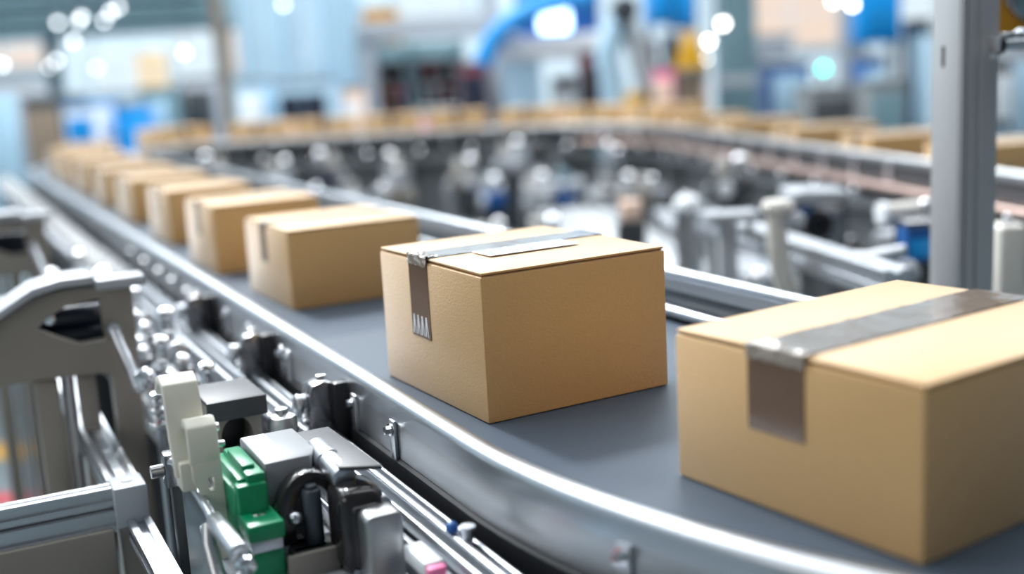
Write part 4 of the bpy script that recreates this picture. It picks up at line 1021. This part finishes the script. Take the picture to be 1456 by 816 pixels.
# glass partition
gp = thing('glass_partition', 'pale blue glass partition right of the taupe pole', 'partition', (onY(410, 100, 13.2).x, 13.2, 0))
xa, xb = span(350, 515, 100, 13.2)
m = MB(); m.bb((xa, 13.2, .05), (xb, 13.24, 2.6)); m.build('pane', 'glass', gp)
m = MB()
for f in (0, .33, .66, 1): xx = xa+(xb-xa)*f; m.bb((xx-.03, 13.17, 0), (xx+.03, 13.27, 3.2))
m.bb((xa, 13.18, 2.55), (xb, 13.26, 2.62)); m.bb((xa, 13.18, 0), (xb, 13.26, .06)); m.build('frame', 'skyb', gp)
# blue and white machines at left
cabinet(88, 134, 152, 11.0, .8, 'white', 'white machine cabinet with a bright blue top at the left above the cartons', door='white', win='blue', trimm='blue')
cabinet(160, 184, 152, 11.2, .7, 'blue', 'narrow blue cabinet right of the white cabinet with a blue top', door='blue')
cabinet(30, 86, 140, 11.6, .8, 'dgrey', 'dark grey cabinet at the far left edge', door='bronze')
cabinet(-60, 28, 118, 12.5, .8, 'lgrey', 'pale cabinet cut by the left picture edge', door='skyb')
cabinet(196, 238, 128, 12.0, .8, 'teal', 'teal machine cabinet below the yellow lit window', door='skyb', win='skyb')
cabinet(255, 305, 112, 12.4, .7, 'lgrey', 'pale grey cabinet just left of the taupe pole', door='teal', win='dgrey')
cabinet(335, 375, 118, 11.6, .7, 'skyb', 'pale blue cabinet just right of the taupe pole', door='white')
cabinet(388, 468, 118, 11.4, .6, 'skyb', 'pale blue and navy cabinet under the glass partition', door='navy')
# horizontal gantry beam and dark bay
gz = thing('gantry_beam', 'pale horizontal gantry beam spanning the middle of the hall', 'beam', (onY(600, 40, 12.95).x, 12.95, 0))
xa, xb = span(505, 720, 40, 12.95); z1 = hgt(610, 28, 12.95); z0 = hgt(610, 54, 12.95)
m = MB(); m.bb((xa, 12.95, z0), (xb, 13.2, z1), .01); m.build('beam', 'lgrey', gz)
for xx in (xa+.1, xb-.1):
    m = MB(); m.bb((xx-.09, 12.98, 0), (xx+.09, 13.16, z0)); m.build('upright', 'lgrey', gz)
m = MB(); m.bb((xa, 12.97, z1), (xb, 13.05, z1+.02)); m.build('cable_tray', 'steel', gz)
cabinet(500, 560, 14, 15.2, .8, 'mustard', 'tan crate-like cabinet above the gantry beam', door='bronze')
bay = thing('storage_rack', 'grey storage rack full of small red and pink bins below the gantry beam', 'rack', (onY(600, 120, 13.4).x, 13.4, 0))
xa, xb = span(512, 655, 100, 13.4); zt = hgt(585, 60, 13.4)
for xx in (xa, (xa+xb)/2, xb):
    m = MB(); m.bb((xx-.04, 13.4, 0), (xx+.04, 14.0, zt)); m.build('rack_post', 'teal', bay)
zs = [hgt(585, q, 13.4) for q in (156, 118, 84)]
for z in zs:
    m = MB(); m.bb((xa, 13.4, z-.04), (xb, 14.0, z)); m.build('shelf', 'mgrey', bay)
m = MB(); m.bb((xa, 14.0, 0), (xb, 14.04, zt)); m.build('back_panel', 'teal', bay)
def bin_(x0, x1, z, h, y, mt, label):
    g = thing('storage_bin', label, 'bin', ((x0+x1)/2, y+.2, z), group='bins on the grey rack')
    w = x1-x0
    m = MB(); m.bb((x0, y, z), (x1, y+.38, z+.012)); m.bb((x0, y, z), (x0+.015, y+.38, z+h)); m.bb((x1-.015, y, z), (x1, y+.38, z+h)); m.bb((x0, y, z), (x1, y+.015, z+h*.7)); m.bb((x0, y+.365, z), (x1, y+.38, z+h)); m.build('tub', mt, g)
    m = MB(); m.bb((x0+w*.25, y-.006, z+h*.3), (x0+w*.75, y, z+h*.55)); m.build('label_plate', 'white', g)
    m = MB(); m.bb((x0-.006, y-.012, z+h*.66), (x1+.006, y+.012, z+h*.74)); m.build('rim', mt, g)
bw = (xb-xa)/9
cs0 = ['orange', 'red', 'orange', 'pink', 'pink', 'white', 'white', 'red', 'dgrey']
wd = ['orange', 'red', 'orange', 'pink', 'pink', 'white', 'white', 'red', 'dark grey']
for k in range(9): bin_(xa+bw*k+.05, xa+bw*(k+1)-.03, zs[0], .30, 13.42, cs0[k], '%s bin on the lower rack shelf, %s from the left' % (wd[k], ords[k]))
cs1 = ['bronze', 'dgrey', 'black', 'black', 'dred', 'red', 'mgrey', 'dgrey']; wd1 = ['tan', 'dark grey', 'black', 'black', 'maroon', 'red', 'grey', 'dark grey']
bw = (xb-xa)/8
for k in range(8): bin_(xa+bw*k+.06, xa+bw*(k+1)-.04, zs[1], .26, 13.42, cs1[k], '%s bin on the upper rack shelf, %s from the left' % (wd1[k], ords[k]))
cabinet(652, 690, 90, 12.2, .7, 'dred', 'maroon and dark blue cabinet right of the bin rack', door='navy')
# white gantry machine with blue arch
ga2 = thing('gantry_machine', 'large white gantry machine under a bright blue arch', 'machine', (onY(790, 90, 11.8).x, 11.8, 0))
Yg = 11.8
xa, xb = span(715, 872, 90, Yg); za = hgt(795, 48, Yg); zc = hgt(795, 84, Yg)
m = MB(); m.bb((xa, Yg, zc), (xb, Yg+.9, za), .03); m.build('head_beam', 'white', ga2)
m = MB(); m.bb((xa, Yg+.05, 0), (xa+.38, Yg+.8, zc), .02); m.build('column', 'skyb', ga2)
m = MB(); m.bb((xb-.32, Yg+.05, 0), (xb, Yg+.8, zc), .02); m.build('column', 'skyb', ga2)
m = MB(); m.bb((xa+.38, Yg+.5, 0), (xb-.32, Yg+.8, zc*.62), .02); m.build('rear_bed', 'dgrey', ga2)
arcp = [onY(q[0], q[1], Yg-.1) for q in ((688, 92), (692, 72), (704, 52), (722, 34), (746, 18), (775, 6), (805, 0), (840, -4))]
m = MB(); m.tube(arcp, .10, 14); m.build('arch', 'blue', ga2)
o = MB().bb((xa+.15, Yg+.2, za), (xb-.1, Yg+.7, za+.55), .03).build('top_housing', 'dblue', ga2)
q0 = onY(768, 30, Yg-.02); q1 = onY(812, 32, Yg-.02)
m = MB(); m.bb((q0.x, Yg+.14, q0.z-.10), (q1.x, Yg+.2, q0.z+.10), .03); m.build('lit_display', 'bluelamp', ga2)['label'] = 'glowing blue white display'
cabinet(826, 850, 75, 11.1, .4, 'dred', 'maroon dark unit standing under the white gantry head', door='black')
cabinet(786, 820, 112, 10.9, .5, 'black', 'black unit with a pale round drum under the white gantry', door='lgrey')
# robot arm
ra = thing('robot_arm', 'grey robot arm with a dark joint right of the white gantry machine', 'robot', (onY(885, 140, 10.9).x, 10.9, 0))
Yr = 10.9
def rp(px, py): return onY(px, py, Yr)
b = rp(885, 150)
m = MB(); m.lathe((b.x, Yr, 0), [(.26, 0), (.26, .3), (.20, .36), (.17, .75), (.14, .85)], 24); m.build('base', 'lgrey', ra)
m = MB(); m.tube([Vector((b.x-.05, Yr, .8)), rp(872, 118), rp(862, 82), rp(872, 50), rp(885, 16)], .11, 18); m.build('lower_arm', 'skyb', ra)
m = MB(); m.tube([rp(885, 16), rp(900, 55), rp(912, 95), rp(918, 128)], .085, 18); m.build('upper_arm', 'lgrey', ra)
m = MB(); q = rp(886, 15); m.cyl((q.x, Yr-.2, q.z), (q.x, Yr+.12, q.z), .12, 24, bev=.02); m.build('joint', 'dgrey', ra)
m = MB(); q = rp(918, 135); m.bb((q.x-.06, Yr-.06, q.z-.1), (q.x+.06, Yr+.06, q.z+.04), .01); m.build('gripper', 'gun', ra)
m = MB(); q = rp(897, 140); m.cyl((q.x, Yr-.3, 0), (q.x, Yr-.3, q.z+.06), .09, 18); m.build('yellow_bollard', 'yellow', ra)['label'] = 'yellow guard tube at the robot foot'
# blue hanging panels and things to the right of the robot
cabinet(922, 955, -30, 12.0, .5, 'blue', 'tall bright blue panel cabinet right of the robot arm', door='blue', pyb=34)
cabinet(958, 990, -30, 12.0, .5, 'dblue', 'deep blue panel cabinet beside the bright blue one', door='blue', pyb=40)
for (px, nm) in ((925, 'left'), (988, 'right')):
    x = onY(px, 60, 12.7).x; g = thing('frame_upright', 'slim grey upright carrying the blue panels, %s one' % nm, 'post', (x, 12.95, 0))
    m = MB(); m.bb((x-.04, 12.92, 0), (x+.04, 13.0, 3.2)); m.build('post', 'mgrey', g)
    m = MB(); m.bb((x-.1, 12.86, 0), (x+.1, 13.06, .02)); m.build('base_plate', 'mgrey', g)
    xm = onY(956, 20, 12.7).x; m = MB(); m.bb((min(x, xm), 12.505, hgt(px, 20, 12.4)), (max(x, xm), 12.93, hgt(px, 12, 12.4))); m.build('bracket', 'steel', g)
cabinet(912, 935, 62, 13.2, .5, 'dred', 'dark brown unit below the blue panel cabinet', door='black')
cabinet(948, 966, 50, 12.9, .4, 'navy', 'narrow navy unit below the deep blue panel', door='navy')
cabinet(922, 958, 98, 11.6, .5, 'pink', 'pinkish cabinet above the far cartons right of the robot', door='peach')
# yellow funnel
p = onY(982, 85, 11.0)
fn = thing('hopper', 'ochre yellow tapered hopper left of the blue grey column', 'hopper', (p.x, p.y, 0))
m = MB(); m.lathe((p.x, p.y, p.z-.1), [(.15, 0), (.16, .04), (.07, .30), (.07, .36)], 24); m.build('cone', 'yellow', fn)
m = MB(); m.cyl((p.x, p.y, 0), (p.x, p.y, p.z-.1), .12, 20); m.build('stand', 'bronze', fn)
m = MB(); m.lathe((p.x, p.y, p.z-.12), [(.15, 0), (.175, .01), (.175, .03), (.15, .04)], 24); m.build('rim', 'mgrey', fn)
spot_lamp(1008, 58, 11.2, 'bright lamp on the left side of the blue grey column', .028, 'lampw', group='lamps at the right')
spot_lamp(1003, 84, 11.9, 'second bright lamp below it beside the blue grey column', .022, 'lampw', group='lamps at the right')
cabinet(968, 1008, 104, 11.4, .5, 'lgrey', 'pale cabinet between the hopper and the blue grey column', door='peach')
cabinet(1066, 1086, 86, 12.75, .6, 'lgrey', 'pale lilac grey cabinet right of the blue grey column', door='skyb')
cabinet(1092, 1152, 92, 12.0, .7, 'dblue', 'dark blue machine cabinet below the pale windows', door='slate', win='skyb')
cabinet(1062, 1130, 52, 13.5, .4, 'white', 'white wall cabinet above the dark blue machine', pyb=86, door='lgrey')
for (px) in (1066, 1128):
    x = onY(px, 60, 13.7).x; g = thing('cabinet_stand', 'grey stand post under the white wall cabinet, %s one' % ('left' if px < 1100 else 'right'), 'post', (x, 13.7, 0))
    m = MB(); m.bb((x-.03, 13.6, .01), (x+.03, 13.66, hgt(px, 88, 13.5))); m.build('post', 'mgrey', g)
    m = MB(); m.bb((x-.08, 13.55, 0), (x+.08, 13.71, .012)); m.build('base_plate', 'mgrey', g)
cabinet(1150, 1218, 126, 11.0, .6, 'mgrey', 'grey machine carrying the green signal light', door='dgrey')
x = onY(1172, 100, 11.2).x; gl = thing('signal_light', 'glowing green signal light on a thin mast', 'light', (x, 11.2, hgt(1172, 122, 11.2)))
q = onY(1171, 98, 11.2); m = MB(); m.sph((q.x, 11.2, q.z), .042, 20, 12); m.build('lens', 'greenled', gl)
m = MB(); m.cyl((q.x, 11.2, q.z-.22), (q.x, 11.2, q.z-.04), .018); m.cyl((q.x, 11.2, q.z-.055), (q.x, 11.2, q.z-.035), .05, 20); m.build('mast', 'gun', gl)
cabinet(1218, 1282, -40, 11.8, .25, 'blue', 'big hanging blue screen left of the upright post', pyb=62, door='blue')
for px, nm in ((1224, 'left'), (1270, 'right')):
    x = onY(px, 60, 12.1).x; g = thing('screen_leg', 'grey leg carrying the hanging blue screen, %s one' % nm, 'post', (x, 12.1, 0))
    m = MB(); m.bb((x-.035, 12.06, 0), (x+.035, 12.13, 2.3)); m.build('post', 'mgrey', g)
    m = MB(); m.bb((x-.09, 12.0, 0), (x+.09, 12.2, .014)); m.build('base_plate', 'mgrey', g)
cabinet(1228, 1258, 82, 11.2, .4, 'dblue', 'blue and grey unit below the hanging blue screen', door='lgrey', win='skyb')
cabinet(1236, 1290, 118, 10.5, .4, 'mgrey', 'low grey unit with a greenish front below the blue unit', door='teal')
cabinet(1298, 1324, 30, 11.4, .3, 'navy', 'narrow navy unit touching the left side of the upright post', door='skyb')
cabinet(1412, 1440, 88, 10.0, .5, 'navy', 'navy and white unit right of the upright post', door='skyb', win='white')
cabinet(1440, 1500, 70, 10.6, .6, 'lgrey', 'pale unit at the right picture edge', door='skyb')
cabinet(590, 650, 158, 10.6, .4, 'lgrey', 'low pale unit behind the far cartons under the bin rack', door='pink')
cabinet(486, 512, 126, 10.8, .4, 'peach', 'pale pink unit behind the far cartons beside the pale blue column', door='white')

# ------------------------------------------------------------------ light
def area(name, loc, target, sx, sy, power, col=(1, 1, 1), shape='RECTANGLE'):
    l = bpy.data.lights.new(name, 'AREA'); l.shape = shape; l.size = sx; l.size_y = sy; l.energy = power; l.color = col
    o = bpy.data.objects.new(name, l); COL.objects.link(o); o.location = loc
    o.rotation_euler = (Vector(target)-Vector(loc)).to_track_quat('-Z', 'Y').to_euler(); return o
# ceiling panels above the hall
pan = []
k = 0
for iy, y in enumerate((1.5, 6.0, 10.5, 15.0)):
    for ix, x in enumerate((-8, -2.7, 2.7, 8)):
        g = thing('ceiling_light', 'flat white ceiling light panel, %s from the left in the %s row' % (ords[ix], ords[iy]), 'light', (x, y, 7.9), group='ceiling light panels')
        m = MB(); m.bb((x-2.3, y-1.0, 7.92), (x+2.3, y+1.0, 8.0), .01); m.build('frame', 'white', g)
        m = MB(); m.bb((x-2.2, y-.9, 7.905), (x+2.2, y+.9, 7.921)); m.build('diffuser', 'panel_light', g)
        area('panel_lamp', (x, y, 7.89), (x, y, 0), 4.4, 1.8, ((75, 125)[iy]*(1.5, 1.2, .8, .35)[ix]) if iy < 2 else (0, 0, 400, 450)[iy]*(1.25, 1.2, .95, .9)[ix], (.95, .98, 1))
hp = Vector((.1, 1.75, BZ))
l = bpy.data.lights.new('key_lamp', 'SPOT'); l.energy = 3450; l.color = (.97, .985, 1); l.shadow_soft_size = .45; l.spot_size = R(56); l.spot_blend = 1.0
o = bpy.data.objects.new('key_lamp', l); COL.objects.link(o); o.location = hp+Vector((-.40, .62, .74)).normalized()*8.5
o.rotation_euler = (hp+Vector((.3, -.5, 0))-o.location).to_track_quat('-Z', 'Y').to_euler()
area('left_fill', (-3.5, -1.5, 2.6), (0, 2.2, .9), 2.5, 2.0, 48, (1, .98, .96))
w = bpy.data.worlds.new('world'); scn.world = w; w.use_nodes = True
w.node_tree.nodes['Background'].inputs[0].default_value = (.80, .88, 1, 1)
w.node_tree.nodes['Background'].inputs[1].default_value = .15
scn.view_settings.view_transform = 'Standard'; scn.view_settings.look = 'None'; scn.view_settings.gamma = 1
scn.view_settings.exposure = 0.0; scn.view_settings.use_curve_mapping = False
